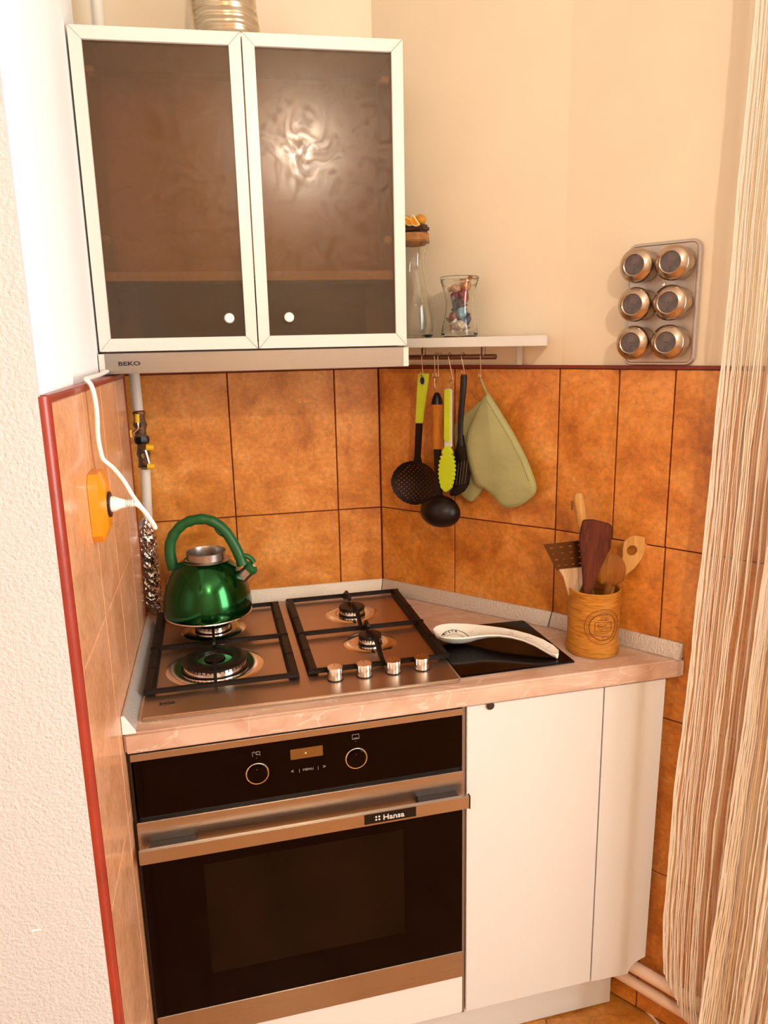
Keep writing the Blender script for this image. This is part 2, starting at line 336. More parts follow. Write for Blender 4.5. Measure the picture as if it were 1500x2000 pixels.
# ------------------------------------------------------------------ room shell
def tiles(wall, fr, cols, rows, m='tile', y0=0, th=.006, gap=.0026, inv=None):
    inv = wall.matrix_world.inverted() if inv is None else inv
    for k in range(len(rows)-1):
        cc = cols[k] if isinstance(cols[0], (list, tuple)) else cols
        for i in range(len(cc)-1):
            g = G().box(cc[i]+gap/2, cc[i+1]-gap/2, y0, y0+th, rows[k]+gap/2, rows[k+1]-gap/2)
            o = g.build('tile', m, None, fr, bevel=.0012, seg=1, smooth=False)
            mw = o.matrix_world.copy(); o.parent = wall; o.matrix_parent_inverse = Matrix.Identity(4); o.matrix_local = inv @ mw
def sub(o, wall): mw = o.matrix_world.copy(); o.parent = wall; o.matrix_local = wall.matrix_world.inverted() @ mw; return o
ROWS = [.004, .374, .738, 1.1005, ZT]
wb = struct(G().box(.02, XC+.12, .0075, .10, 0, 2.78).build('wall_back', 'plaster', fr=W))
sub(G().box(.105, XC+.003, .0045, .012, 0, ZT).build('grout', 'grout', fr=W), wb)
tiles(wb, W, [.107, .3664, .620, XC-.001], ROWS)
wo = struct(G().box(-.02, .4666+.05, .0075, .10, 0, 2.78).build('wall_corner', 'plaster', fr=OB))
sub(G().box(-.004, .470, .0045, .012, 0, ZT).build('grout', 'grout', fr=OB), wo)
tiles(wo, OB, [.0, .2135, .4666], ROWS)
wr = struct(G().box(-.02, 1.12, .0075, .10, 0, 2.78).build('wall_right', 'plaster', fr=RI))
sub(G().box(-.003, 1.10, .0045, .012, 0, ZT).build('grout', 'grout', fr=RI), wr)
tiles(wr, RI, [[0, .243, .49, .74, 1.0, 1.10], [0, .243, .49, .74, 1.0, 1.10], [0, .243, .49, .74, 1.0, 1.10], [0, .131, .242, .37, .50, .74, 1.0, 1.10]], ROWS)
# left stub wall with its own tiles; its room-facing end is the rough white face at the left
wl = struct(G().prism([(.1395, -DW), (.121, -.125), (.1035, -.12), (.1035, .10), (-1.3, .10), (-1.3, -DW)], 0, 2.78).build('wall_left', 'plaster_white', fr=W))
sub(G().prism([(.1465, -DW+.006), (.1465, -.125), (.10, -.125), (.10, -DW+.006)], 0, ZT).build('grout', 'grout_light', fr=W), wl)
tiles(wl, LE, [.014, .225, .405, .602, .75], ROWS, 'tile_left', th=.004, gap=.0016)
wf = struct(G().box(-1.3, .1405, -DW-.012, -DW, 0, 2.78).build('wall_front', 'textured', fr=W))
sub(G().box(.052, .064, -DW-.0128, -DW-.011, .7505, .7525).build('scuff', 'plaster_white', fr=W, bevel=.0005), wf)
# trims
struct(G().cyl((.1405, -DW+.0005, 0), (.1405, -DW+.0005, ZT+.008), .0118, 20).build('trim_1', 'trim', fr=W))
struct(G().prism([(-DW-.002, 0), (-.12, 0), (-.12, .01), (-DW-.002, .01)], 0, .0325, 'z').build('trim_2_tmp', 'trim', fr=W)) if 0 else None
struct(G().prism([(.118, ZT), (.1508, ZT), (.1508, ZT+.0075), (.149, ZT+.009), (.118, ZT+.009)], -DW+.004, -.118, 'y').build('trim_2', 'trim', fr=W, bevel=.001))
struct(G().cyl((.1435, -.121, 0), (.1435, -.121, ZT+.006), .0085, 14).build('trim_3', 'trim_dark', fr=W))
struct(G().box(.105, XC+.002, -.0015, .012, ZT, ZT+.007).build('trim_4', 'trim_dark', fr=W, bevel=.001))
struct(G().box(-.001, .4675, -.0015, .012, ZT, ZT+.007).build('trim_5', 'trim_dark', fr=OB, bevel=.001))
struct(G().box(-.001, 1.10, -.0015, .012, ZT, ZT+.007).build('trim_6', 'trim_dark', fr=RI, bevel=.001))
# floor
fl = struct(G().box(-1.3, 2.6, -4.1, .1, -.06, -.004).build('floor', 'floor', fr=W))
FM = frame((.9742, -.5262, 0), (math.cos(-.16), math.sin(-.16), 0), (math.sin(.16), math.cos(.16), 0))
xs = [-.99, -.66, -.33, 0, .33, .66, .99]
for i in range(6):
    for j in range(7):
        x0 = xs[i]; y0 = -2.3+.33*j
        o = G().box(x0+.0015, x0+.3285, y0+.0015, y0+.3285, -.01, 0).build('tile', 'floor', None, FM, bevel=.001, seg=1, smooth=False)
        sub(o, fl)
struct(G().box(-1.3, 2.6, -4.1, .1, 2.77, 2.85).build('ceiling', 'room', fr=W))
struct(G().box(-1.4, -1.3, -4.1, -DW, 0, 2.78).build('wall_far_left', 'room', fr=W))
struct(G().box(-1.4, 2.6, -4.2, -4.1, 0, 2.78).build('wall_behind', 'room', fr=W))
ws = G(); ws.box(2.35, 2.45, -4.1, -2.83, 0, 2.78); ws.box(2.35, 2.45, -1.47, -1.1, 0, 2.78); ws.box(2.35, 2.45, -2.83, -1.47, 0, .66); ws.box(2.35, 2.45, -2.83, -1.47, 2.34, 2.78)
struct(ws.build('wall_far_right', 'room', fr=W))
struct(G().box(1.66, 2.45, -1.2, -1.1, 0, 2.78).build('wall_far_back', 'room', fr=W))
wn = G(); wn.box(2.36, 2.42, -2.83, -2.78, .66, 2.34); wn.box(2.36, 2.42, -1.52, -1.47, .66, 2.34); wn.box(2.36, 2.42, -2.83, -1.47, .66, .71); wn.box(2.36, 2.42, -2.83, -1.47, 2.29, 2.34); wn.box(2.36, 2.42, -2.18, -2.12, .71, 2.29)
struct(wn.build('window_1', 'white', fr=W, bevel=.004))

# ------------------------------------------------------------------ pendant lamp (reflected in the cabinet glass)
t = thing('pendant_lamp', 'wire cage pendant lamp with warm bulb, mirrored in the cabinet glass door', 'lamp', W, tuple(PEND+Vector((0, 0, -.12))))
G().cyl(PEND+Vector((0, 0, .12)), (PEND.x, PEND.y, 2.77), .003, 8).build('cord', 'black', t)
G().lathe([(.018, .06), (.020, .11), (.008, .13)], PEND, 16).build('socket', 'black', t)
top_, bot_ = PEND+Vector((0, 0, .12)), PEND-Vector((0, 0, .12)); mid = [PEND+Vector((.11*math.cos(k*PI/3), .11*math.sin(k*PI/3), .0)) for k in range(6)]
cg = G()
for k in range(6):
    cg.cyl(top_, mid[k], .0022, 6); cg.cyl(bot_, mid[k], .0022, 6); cg.cyl(mid[k], mid[(k+1) % 6], .0022, 6)
cg.build('wire_cage', 'black', t)
gb = G(); gb.ball(PEND+Vector((0, 0, .012)), .03, sz=1.25); gb.build('bulb', mat('bulb_glass', (1, .8, .55), .3, emit=30, trans=0), t)
bpy.data.objects['bulb'].visible_shadow = True

# ------------------------------------------------------------------ worktop, strips, base units
def isect(p, d, q, e):
    k = ((q-p).x*e.y-(q-p).y*e.x)/(d.x*e.y-d.y*e.x); return p+k*d
p0 = Vector((XL, -.6171, 0)); b0 = c1+nb*.001
pe = isect(p0, ep, b0, eb)
poly = [(p0.x+.0012, p0.y), (pe.x, pe.y), tuple((isect(b0, eb, c0+na*.001, ea))[:2]), tuple(isect(c0+na*.001, ea, Vector((0, -.001, 0)), Vector((1, 0, 0)))[:2]), (.107, -.001), (.107, -.134), (p0.x+.0012, -.134)]
wt = tag(G().prism(poly, H-.038, H).build('worktop', 'marble', fr=W, bevel=.004, seg=3, off=(.6, -.3, H-.038)), 'pink marbled laminate worktop running under the hob into the angled corner', 'worktop')
def strip(name, fr, x0, x1, m, label, end=None, d=.024, m0=0, m1=0):
    t = thing(name, label, 'edging', fr, ((x0+x1)/2, -.012, H), 'edging strips around the worktop')
    h = .031; g = G()
    pr_ = [(-.0008, 0), (-d, 0), (-d, .003), (-.005, h), (-.0008, h)]
    a = [(x0+m0*(-p[0]), p[0], H+.0004+p[1]) for p in pr_]; b = [(x1-m1*(-p[0]), p[0], H+.0004+p[1]) for p in pr_]
    g.loft([a, b]); g.build('profile', m, t, bevel=.0008)
    if end is not None:
        xe = end; G().prism([(p[0]*1.03, H+.0004+p[1]*1.04) for p in pr_], xe-.002, xe+.002, 'x').build('end_cap', 'cap' if name != 'x' else 'cap', t)
    return t
strip('edging_strip', frame((XL, -.6171, 0), (0, 1, 0), (-1, 0, 0)), .004, .49, 'strip', 'grey aluminium edging strip along the left tiled wall beside the hob', .002, d=.0215)
strip('edging_strip', W, .195, XC-.001, 'strip_w', 'pale diamond-patterned edging strip behind the hob and kettle', None, m1=.44)
strip('edging_strip', OB, .001, .4655, 'strip', 'long beige ribbed edging strip on the angled wall under the oven mitt', None, m0=.44, m1=.06)
strip('edging_strip', RI, .001, .292, 'strip', 'short edging strip right of the utensil jar with open end', None, d=.018, m0=.06)

# oven
t = thing('oven', 'built-in black glass and steel oven with two round dials', 'oven', OV, (.3, .3, .2407))
G().box(.006, .589, .022, .55, .245, .832).build('casing', 'black', t)
cp = G().box(.004, .5945, -.001, .021, .7150, .823).build('control_panel', 'black_glass', t, bevel=.001)
G().box(.0, .5955, -.002, .021, .8235, .8365).build('top_strip', 'steel', t, bevel=.0008)
for s, z in ((.2100, .7672), (.3895, .7677)):
    k = G().lathe([(.0175, 0), (.0175, .004), (.016, .006)], (s, -.001, z), 32, (0, -1, 0)).build('knob', 'black_glass', t)
    pts = [(s+.0195*math.cos(a), -.0025, z+.0195*math.sin(a)) for a in [2*PI*i/40 for i in range(41)]]
    tag(G().tube(pts, .0014, 6, False).build('ring', 'polished', k), 'chrome ring')
    G().lathe([(.0009, 0), (.0009, .0004)], (s-.001, -.0072, z+.011), 8, (0, -1, 0)).build('mark', 'print_red', k)
dp = G().box(.2700, .3285, -.0016, .001, .7835, .8035).build('display', 'display', t)
G().lathe([(.0011, 0), (.0011, .0006)], (.2975, -.0018, .7935), 8, (0, -1, 0)).build('light', 'led', dp)
lg = G(); lg.text('<', .010, .269, .7575, -.0016); lg.text('>', .010, .327, .7575, -.0016); lg.text('|', .008, .2835, .7580, -.0016); lg.text('|', .008, .3175, .7580, -.0016)
lg.text('MENU', .0062, .3005, .7585, -.0016, 1.15, 'CENTER')
lg.text('|\u00b0C|', .0095, .2100, .8035, -.0016, 1, 'CENTER')
for a, b, c, d in ((.383, .396, .8150, .8156), (.383, .396, .8060, .8066), (.383, .3836, .8066, .815), (.3954, .396, .8066, .815), (.3855, .3935, .8080, .8086)): lg.box(a, b, -.0018, -.001, c, d)
for s, z in ((.2100, .7975), (.3895, .8015)): lg.lathe([(.0006, 0), (.0006, .0004)], (s, -.0012, z), 6, (0, -1, 0))
lg.build('printed_legend', 'ink', cp)['kind'] = 'stuff'
G().box(.006, .592, .003, .018, .7095, .7140).build('gap_shade', 'enamel', t)  # black strip painting the shadow between control panel and door
dr = G().box(.0, .596, -.006, .020, .6280, .7090).build('door', 'steel', t, bevel=.0012)
tag(G().box(.0015, .5945, -.0045, .020, .3030, .6275).build('door_glass', 'black_glass', dr, bevel=.001), 'black glass pane')
ow = G(); ow.box(.105, .475, -.0049, -.0043, .375, .606); ow.build('window_mesh', 'oven_window', dr)
tag(G().box(.0, .596, -.006, .020, .2410, .3025).build('bottom_band', 'steel', dr, bevel=.0012), 'brushed steel band')
hd = G().box(.0015, .5975, -.034, -.026, .6460, .6725).build('handle', 'steel', t, bevel=.001)
for s in (.0165, .5): G().prism([(s, -.026), (s+.082, -.026), (s+.080, -.0055), (s+.004, -.0055)], .6520, .6700).build('bracket', 'black', hd, bevel=.001)
G().box(.5975, .5995, -.0345, -.0255, .6455, .673).build('end_cap', 'black', hd)
npz = G().box(.3945, .4925, -.0348, -.0335, .6505, .6700).build('nameplate', 'enamel', hd)
lg = G(); lg.text('Hansa', .0148, .4290, .6552, -.0351, 1.12, bold=.00018)
for i in (0, 1):
    for j in (0, 1): lg.lathe([(.0019, 0), (.0019, .0005)], (.4165+.0058*i, -.0348, .6575+.0058*j), 10, (0, -1, 0))
lgo = lg.build('logo', 'logo', t)

t = thing('oven_housing', 'white oven housing unit with a low front panel under the oven', 'cabinet', OV, (.3, .3, .14))
G().box(-.0055, -.0008, .012, .545, .142, .838).build('side_panel', 'dark', t)  # dark colour paints the shaded gap between oven and left wall
G().box(.5965, .6025, .004, .40, .142, .838).build('side_panel', mat('grey_brown_edge', (.20, .12, .08), .4), t)
tag(G().box(-.004, .597, .001, .019, .1465, .2385).build('front_panel', 'white', t, bevel=.001), 'white panel')
t = thing('base_cabinet', 'white corner base cabinet with a tall plain door right of the oven', 'cabinet', OV, (.8, .2, .14))
G().prism([(.606, .022), (.925, .022), (.80, .235), (.69, .40), (.606, .40)], .1465, .838).build('carcass', 'white', t)
G().box(.6045, .8900, .0, .018, .1465, .8375).build('door', 'white_door', t, bevel=.001)
fp = [(.8925, .1465), (.9815, .1430), (.984, .1515), (.9890, .1600), (.998, .1685), (1.010, .1735), (1.0225, .1775), (1.0275, .8375), (.8925, .8375)]
G().prism(fp, .0, .018, 'y').build('filler_panel', 'white_door', t)
tag(G().lathe([(.007, 0), (.008, .003), (.001, .0035)], (.6506, 0, .8345), 16, (0, -1, 0)).build('screw_cap', 'dark', t), 'small dark fitting')
tag(G().box(-.004, .985, .068, .084, .001, .1400).build('plinth', 'white_door', fr=OV, bevel=.001, off=(.5, .075, 0)), 'low white plinth board set back under the cupboards', 'plinth')

# ------------------------------------------------------------------ hob
HB = frame((.1777, -.5836, 0), (math.cos(.0133), math.sin(.0133), 0), (-math.sin(.0133), math.cos(.0133), 0))
t = thing('gas_hob', 'four burner steel gas hob with cast iron grates set in the worktop', 'hob', HB, (.288, .26, H))
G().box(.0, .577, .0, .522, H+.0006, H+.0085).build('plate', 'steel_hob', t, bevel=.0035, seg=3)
lg = G(); RT = Matrix.Translation((.0275, .0455, H+.0088)) @ Matrix(((1, 0, 0, 0), (0, 0, 1, 0), (0, -1, 0, 0), (0, 0, 0, 1)))
lg.text('beko', .0135, 0, 0, 0, 1.0, bold=.0003, rot=RT); lg.tube([(.0275, .0420, H+.0088), (.040, .0420, H+.0088), (.0560, .0450, H+.0088)], .0005, 4)
lg.build('logo', 'print_black', t)
ZP = H+.0085
def burner(s, tt, r, big=False):
    bw = G().lathe([(r+.034, -.0004), (r+.030, .0016), (r+.012, .0030), (r+.004, .0006), (r*.7, .0004)], (s, tt, ZP), 48, cap=False).build('burner_bowl', 'polished', t)
    b = G().lathe([(r*.94, 0), (r, .003), (r*.98, .013), (r*.9, .0145), (r*.4 if not big else r*.55, .0145)], (s, tt, ZP), 48).build('burner', 'polished', t)
    n = 44 if big else 24; te = G()
    for k in range(n):
        a = 2*PI*k/n; x, y = math.cos(a), math.sin(a)
        te.cyl((s+x*r*.985, tt+y*r*.985, ZP+.009), (s+x*r*.985, tt+y*r*.985, ZP+.0155), .0011, 5)
    te.build('flame_port', 'enamel', b)['kind'] = 'stuff'
    G().lathe([(r*1.02, 0), (r*1.06, .0028), (r*.8, .003)], (s, tt, ZP+.0002), 48).build('burner_skirt', 'enamel', b)
    if big:
        c = G().lathe([(r*1.02, .0150), (r*1.03, .0172), (r*.98, .0195), (r*.62, .0200), (r*.57, .0185), (r*.57, .0150)], (s, tt, ZP), 48, cap=False).build('burner_cap', 'enamel', t)
        G().lathe([(r*.50, .002), (r*.50, .012), (r*.34, .0145)], (s, tt, ZP), 32).build('inner_burner', 'polished', b)
        G().lathe([(r*.30, .0145), (r*.31, .0175), (r*.26, .0190), (.001, .0192)], (s, tt, ZP), 32).build('burner_cap', 'enamel', t)
    else:
        G().lathe([(r*1.03, .0146), (r*1.06, .0175), (r*1.0, .0200), (r*.5, .0210), (.001, .0212)], (s, tt, ZP), 40).build('burner_cap', 'enamel', t)
burner(.1270, .1880, .0620, True); burner(.1262, .3950, .0380); burner(.4440, .4010, .0290); burner(.4490, .2200, .0235)
ZG = H+.0215; ZF = H+.0440
def bar(g, a, b, w, h, zt=ZG, slant=0):
    a = Vector((a[0], a[1], 0)); b = Vector((b[0], b[1], 0)); d = (b-a).normalized(); n = Vector((-d.y, d.x, 0))
    lo = zt-h
    R_ = [[(p+n*w/2)+Vector((0, 0, zt)), (p-n*w/2)+Vector((0, 0, zt)), (p-n*(w/2+slant))+Vector((0, 0, lo)), (p+n*(w/2+slant))+Vector((0, 0, lo))] for p in (a, b)]
    g.loft(R_)
def blade(g, a, b, w, ztip):
    a = Vector((a[0], a[1], 0)); b = Vector((b[0], b[1], 0)); d = (b-a).normalized(); n = Vector((-d.y, d.x, 0))*w/2; L_ = (b-a).length
    prof = [(0, ZG-.010), (0, ZG), (L_*.10, ZG+.004), (L_*.45, ZF), (L_*.96, ZF), (L_, ZF-.005), (L_*.90, ZF-.012), (L_*.60, ZF-.013), (L_*.40, ZG-.002), (L_*.15, ZG-.010)]
    g.loft([[a+d*u+n+Vector((0, 0, z)) for u, z in prof], [a+d*u-n+Vector((0, 0, z)) for u, z in prof]])
def grate(x0, x1, y0, y1, ym, burners, lab):
    g = G()
    bar(g, (x0, y0), (x1, y0), .0065, .0095); bar(g, (x0, y1), (x1, y1), .0065, .0095)
    bar(g, (x0+.009, y0), (x0+.009, y1), .013, .0115, slant=.0045); bar(g, (x1-.009, y0), (x1-.009, y1), .013, .0115, slant=.0045)
    bar(g, (x0, ym), (x1, ym), .0070, .0095, zt=ZG+.002)
    for x in (x0+.009, x1-.009):
        for y in (y0+.10, ym+.10): bar(g, (x, y-.006), (x, y+.006), .0145, .0125, zt=ZG+.001)
    o = g.build('grate', 'iron', t, bevel=.0012); o['label'] = lab
    for bx, by, br in burners:
        e0, e1 = (y0, ym) if by < ym else (ym, y1)
        f = G(); blade(f, (bx, e0), (bx, by-br*.55), .0060, 0); f.build('grate_finger', 'iron', o, bevel=.0006)
        f = G(); blade(f, (bx, e1), (bx, by+br*.55), .0060, 0); f.build('grate_finger', 'iron', o, bevel=.0006)
    return o
grate(-.001, .2820, .0860, .5010, .2870, [(.127, .188, .062), (.1262, .395, .038)], 'left iron grate under the kettle')
grate(.3010, .5840, .0930, .5110, .2830, [(.4440, .401, .029), (.4490, .220, .0235)], 'right iron grate with nothing on it')
for k, s in enumerate((.3480, .4045, .4615, .5185)):
    kb = G().lathe([(.0150, .0025), (.0150, .0235), (.0143, .0248), (.0001, .0250)], (s, .0655, ZP), 32).build('knob', 'polished', t)
    G().lathe([(.0152, 0), (.0156, .0012), (.0150, .0025)], (s, .0655, ZP), 32).build('knob_base', 'black', kb)
    G().box(s-.0005, s+.0005, .0705, .0775, ZP+.0249, ZP+.0254).build('mark', 'print_black', kb)

# ------------------------------------------------------------------ kettle
KM = frame((.2905, -.181, 0), (.97765721, -.21020557, 0), (.21020557, .97765721, 0))
zk = ZF+.0008
t = thing('kettle', 'shiny green whistling kettle with a looped green handle on the back left burner', 'kettle', KM, (0, 0, zk))
prof = [(.001, 0), (.088, 0), (.0940, .004), (.0965, .012), (.0970, .026), (.0945, .048), (.0890, .069), (.0800, .090), (.0690, .107), (.0560, .121), (.0435, .1285)]
G().lathe([(r, z+zk) for r, z in prof], (0, 0, 0), 64, cap=False).build('body', 'green', t)
G().lathe([(.0935, zk+.0028), (.0962, zk+.0045), (.0950, zk+.0065)], (0, 0, 0), 64, cap=False).build('base_rim', 'polished', t)
zr = zk+.1285
G().lathe([(.0520, zr-.003), (.0455, zr-.001), (.0430, zr), (.0430, zr+.0150), (.0438, zr+.0160), (.0425, zr+.0160), (.0415, zr+.013), (.0415, zr-.012), (.001, zr-.014)], (.004, 0, 0), 48, cap=False).build('filler_rim', 'steel', t)
hp = [(-.070, 1.0230), (-.0745, 1.050), (-.0735, 1.078), (-.064, 1.101), (-.046, 1.121), (-.022, 1.1325), (.006, 1.135), (.030, 1.126), (.048, 1.109), (.062, 1.086), (.073, 1.062), (.079, 1.044), (.083, 1.030)]
dz = .006
def spl(pts, n=4):
    P = [Vector(p) for p in pts]; out = []
    for i in range(len(P)-1):
        a, b, c, d = P[max(i-1, 0)], P[i], P[i+1], P[min(i+2, len(P)-1)]
        for k in range(n):
            u = k/n; out.append(.5*((2*b)+(c-a)*u+(2*a-5*b+4*c-d)*u*u+(3*b-a-3*c+d)*u**3))
    out.append(P[-1]); return out
hs = spl([(a, 0, b+dz) for a, b in hp], 4); n_ = len(hs)
rad = [.0125-.0010*math.sin(PI*i/(n_-1))+(.0008*math.sin(i*1.7) if 8 < i < 30 else 0) for i in range(n_)]
for i in range(5): rad[-1-i] = .0135-.0006*i
hdl = G().tube(hs, rad, 12).build('handle', 'green_handle', t)
G().tube(spl([(.030, 0, 1.122), (.036, 0, 1.112), (.052, 0, 1.098), (.063, 0, 1.080)]), [.004, .005, .006, .006, .006, .006, .0055, .005, .005, .004, .004, .004, .003], 8).build('trigger', 'green_handle', hdl)
G().cyl((.066, 0, .990+dz), (.1010, 0, 1.0215+dz), .0150, 28, .0128).build('spout', 'steel', t)
G().lathe([(.0175, 0), (.0165, .004), (.0152, .007)], (.0655, 0, .9895+dz), 28, (.035, 0, .0315)).build('spout_collar', 'polished', t)
cap = G(); ax = Vector((.743, 0, .669)); cc = Vector((.0985, 0, 1.0195+dz))
cap.lathe([(.0145, -.003), (.0155, 0), (.0155, .008), (.011, .012), (.001, .013)], cc, 24, ax)
cap.tube(spl([(.078, 0, 1.050), (.090, 0, 1.056), (.102, 0, 1.050), (.108, 0, 1.040)]), .006, 8)
cp_ = cap.build('whistle_cap', 'green_handle', t)
G().lathe([(.0055, 0), (.005, .0015), (.001, .002)], cc+ax*.0125, 16, ax).build('whistle', 'polished', cp_)

# ------------------------------------------------------------------ chopping board mat, spoon rest
tag(G().prism([(.6125, .044), (.8520, .0455), (.8490, .281), (.6360, .292), (.6125, .2)], H+.0008, H+.0045).build('glass_board', 'black_glass', fr=FR, bevel=.001, off=(.73, .17, H)), 'square black glass board lying between hob and utensil jar', 'board')
t = thing('spoon_rest', 'white ceramic spoon rest with printed bowl lying on the black board', 'spoon rest', FR, (.68, .19, H+.0045))
zb = H+.0050
# stations along the spoon: centre (s,t), half width, rim z, dip
ST = [(.6060, .2100, .006, .030, .001), (.6130, .2080, .024, .030, .010), (.6260, .2040, .0355, .0295, .017), (.6440, .2000, .0410, .0290, .020), (.6620, .1960, .0405, .0285, .020), (.6800, .1915, .0370, .0285, .017), (.6980, .1860, .0310, .0285, .012),
      (.7180, .1770, .0255, .0290, .008), (.7400, .1640, .0205, .0295, .005), (.7620, .1475, .0180, .0285, .0035), (.7820, .1280, .0175, .0260, .003), (.7990, .1070, .0175, .0215, .003), (.8110, .0870, .0165, .0160, .003), (.8170, .0720, .0120, .0125, .002), (.8190, .0640, .0035, .0110, .0005)]
ST = [(a_+.004, *r_s) for a_, *r_s in ST]
rings = []
for i, (s, tt, hw, zr_, dip) in enumerate(ST):
    a, b = ST[max(i-1, 0)], ST[min(i+1, len(ST)-1)]; d = Vector((b[0]-a[0], b[1]-a[1], 0)).normalized(); n = Vector((-d.y, d.x, 0)); R_ = []
    th = .006 if i > 7 else .005
    for k in range(9):
        u = -1+2*k/8; R_.append(Vector((s, tt, zb+zr_-dip*(1-u*u)))+n*hw*u*.97)
    botz = max(.0, zr_-dip-th) if i < 9 else zr_-.0105
    for k in range(9):
        u = 1-2*k/8; q = abs(u)**3; R_.append(Vector((s, tt, zb+botz*(1-q)+(zr_-.003)*q))+n*hw*u)
    rings.append(R_)
rings.append(rings.pop())
G().loft(rings).build('dish', 'ceramic', t, smooth=True)
def dishz(s, tt):
    best = min(range(len(ST)), key=lambda i: (ST[i][0]-s)**2+(ST[i][1]-tt)**2); return best
def ds(s, tt):
    # height of the dish surface above (s,tt), by projecting on the station axis
    bi, bd = 0, 9
    for i in range(len(ST)-1):
        a = Vector(ST[i][:2]); b = Vector(ST[i+1][:2]); ab = b-a; u = max(0, min(1, (Vector((s, tt))-a).dot(ab)/ab.length_squared)); dd = (Vector((s, tt))-a-u*ab).length
        if dd < bd: bd = dd; bi = (i, u)
    i, u = bi; f = lambda k: ST[i][k]*(1-u)+ST[i+1][k]*u
    v = min(1, bd/max(f(2), .004)); return zb+f(3)-f(4)*(1-v*v)+.0007
def loop(c, r, n=40, a0=0, a1=2*PI, rt=.0006, ry=1):
    return [(c[0]+r*math.cos(a0+(a1-a0)*i/n), c[1]+ry*r*math.sin(a0+(a1-a0)*i/n), ds(c[0]+r*math.cos(a0+(a1-a0)*i/n), c[1]+ry*r*math.sin(a0+(a1-a0)*i/n))) for i in range(n+1)]
g = G(); cc = (.655, .197); g.tube(loop(cc, .029), .0007, 4); g.tube(loop(cc, .0195), .0004, 4)
g.build('printed_ring', 'print_black', t)
def on_dish(txt, size, cx, cy, ang):
    g = G(); g.text(txt, size, 0, 0, 0, 1, 'CENTER', .0003)
    for v in g.bm.verts:
        x, y = v.co.x, v.co.z; X = cx+x*math.cos(ang)-y*math.sin(ang); Y = cy+x*math.sin(ang)+y*math.cos(ang); v.co = Vector((X, Y, ds(X, Y)+.0004))
    return g
word = 'VENISTA'
g = G()
for i, ch in enumerate('VENISTA'):
    a = math.radians(170-17*i); x, y = cc[0]+.0235*math.cos(a), cc[1]+.0235*math.sin(a)
    q = on_dish(ch, .0085, x, y, a-PI/2); me = bpy.data.meshes.new('q'); q.bm.to_mesh(me); q.bm.free(); g.bm.from_mesh(me); bpy.data.meshes.remove(me)
g.build('printed_lettering', 'print_black', t)
g = G()
for (ax_, ay) in ((.645, .196), (.650, .199), (.655, .197), (.648, .192), (.6525, .190)):
    g.verts([(ax_+.006*math.cos(k*1.2566+ax_*900), ay+.005*math.sin(k*1.2566+ax_*900), ds(ax_, ay)+.0006) for k in range(5)], [(0, 1, 2, 3, 4)])
g.build('printed_picture', 'print_red', t)
g = G()
for k in range(26):
    u = random.random()*12.5; i = int(u); u -= i; s = ST[i][0]*(1-u)+ST[i+1][0]*u; tt = ST[i][1]*(1-u)+ST[i+1][1]*u; hw = ST[i][2]
    off = random.uniform(-.7, .7)*hw; s2, t2 = s+off*.6, tt+off*.8
    if (s2-cc[0])**2+(t2-cc[1])**2 < .031**2: continue
    r = random.uniform(.003, .007); g.tube(loop((s2, t2), r, 10, random.random()*6, random.random()*6+3, ry=random.uniform(.4, 1.2)), .00035, 3)
g.build('printed_sketches', 'print', t)['kind'] = 'stuff'

# ------------------------------------------------------------------ utensil jar and its utensils
JM = frame((1.0653, -.4928, 0), (.97765721, -.21020557, 0), (.21020557, .97765721, 0))
t = thing('utensil_jar', 'round birch bark jar with carved emblem holding wooden utensils', 'jar', JM, (0, 0, H))
zj = H+.001
G().lathe([(.001, zj), (.0525, zj), (.0545, zj+.006), (.0530, zj+.022), (.0515, zj+.03), (.0512, zj+.110), (.0525, zj+.133), (.0505, zj+.1345), (.0485, zj+.133), (.0475, zj+.006), (.001, zj+.005)], (0, 0, 0), 56, cap=False).build('body', 'bark', t)
def jp(th, z, o=.0): r = .0516+o; return (r*math.sin(th), -r*math.cos(th), z)
th0 = .12; zc_ = zj+.067
def ring(r, rt, m, n=48):
    return G().tube([jp(th0+r*math.cos(a)/.0516, zc_+r*math.sin(a)*.98) for a in [2*PI*i/n for i in range(n+1)]], rt, 5, False)
em = G()
for rr, rt in ((.0375, .0008), (.0290, .0007), (.0275, .0004)):
    em.tube([jp(th0+rr*math.cos(a)/.0516, zc_+rr*math.sin(a)*.98) for a in [2*PI*i/52 for i in range(53)]], rt, 5, False)
for i in range(40):
    a = 2*PI*i/40; em.ball(jp(th0+.0333*math.cos(a)/.0516, zc_+.0327*math.sin(a)), .0010, seg=6, rows=4)
for a, b in (((-.017, .010), (.017, .010)), ((-.017, -.009), (.017, -.009)), ((-.017, .010), (-.017, -.009)), ((.017, .010), (.017, -.009)), ((-.013, .014), (.010, .0145)), ((-.016, .003), (.000, .001)), ((-.020, -.012), (.012, -.013)), ((-.005, -.020), (.014, -.019)), ((-.028, -.015), (-.008, -.018)), ((-.012, .0245), (.010, .0250))):
    em.tube([jp(th0+(a[0]+(b[0]-a[0])*k/6)/.0516, zc_+a[1]+(b[1]-a[1])*k/6) for k in range(7)], .0007, 5)
eo = em.build('carved_emblem', 'carve', t)
wv = G()
for k, (x, z, r) in enumerate(((-.006, -.002, .004), (.004, .002, .003), (.009, -.004, .0035), (-.002, .018, .004), (.006, .017, .003), (.004, -.0235, .005), (-.009, .005, .0025), (.0, -.006, .004))):
    wv.tube([jp(th0+(x+r*math.cos(a))/.0516, zc_+z+r*.7*math.sin(a)) for a in [PI*1.6*i/10 for i in range(11)]], .0006, 4)
wv.build('carved_pattern', 'carve', t)
def rect_ut(pts, off, y0, y1): return G().prism(pts, off-(y1-y0)/2, off+(y1-y0)/2, 'y')
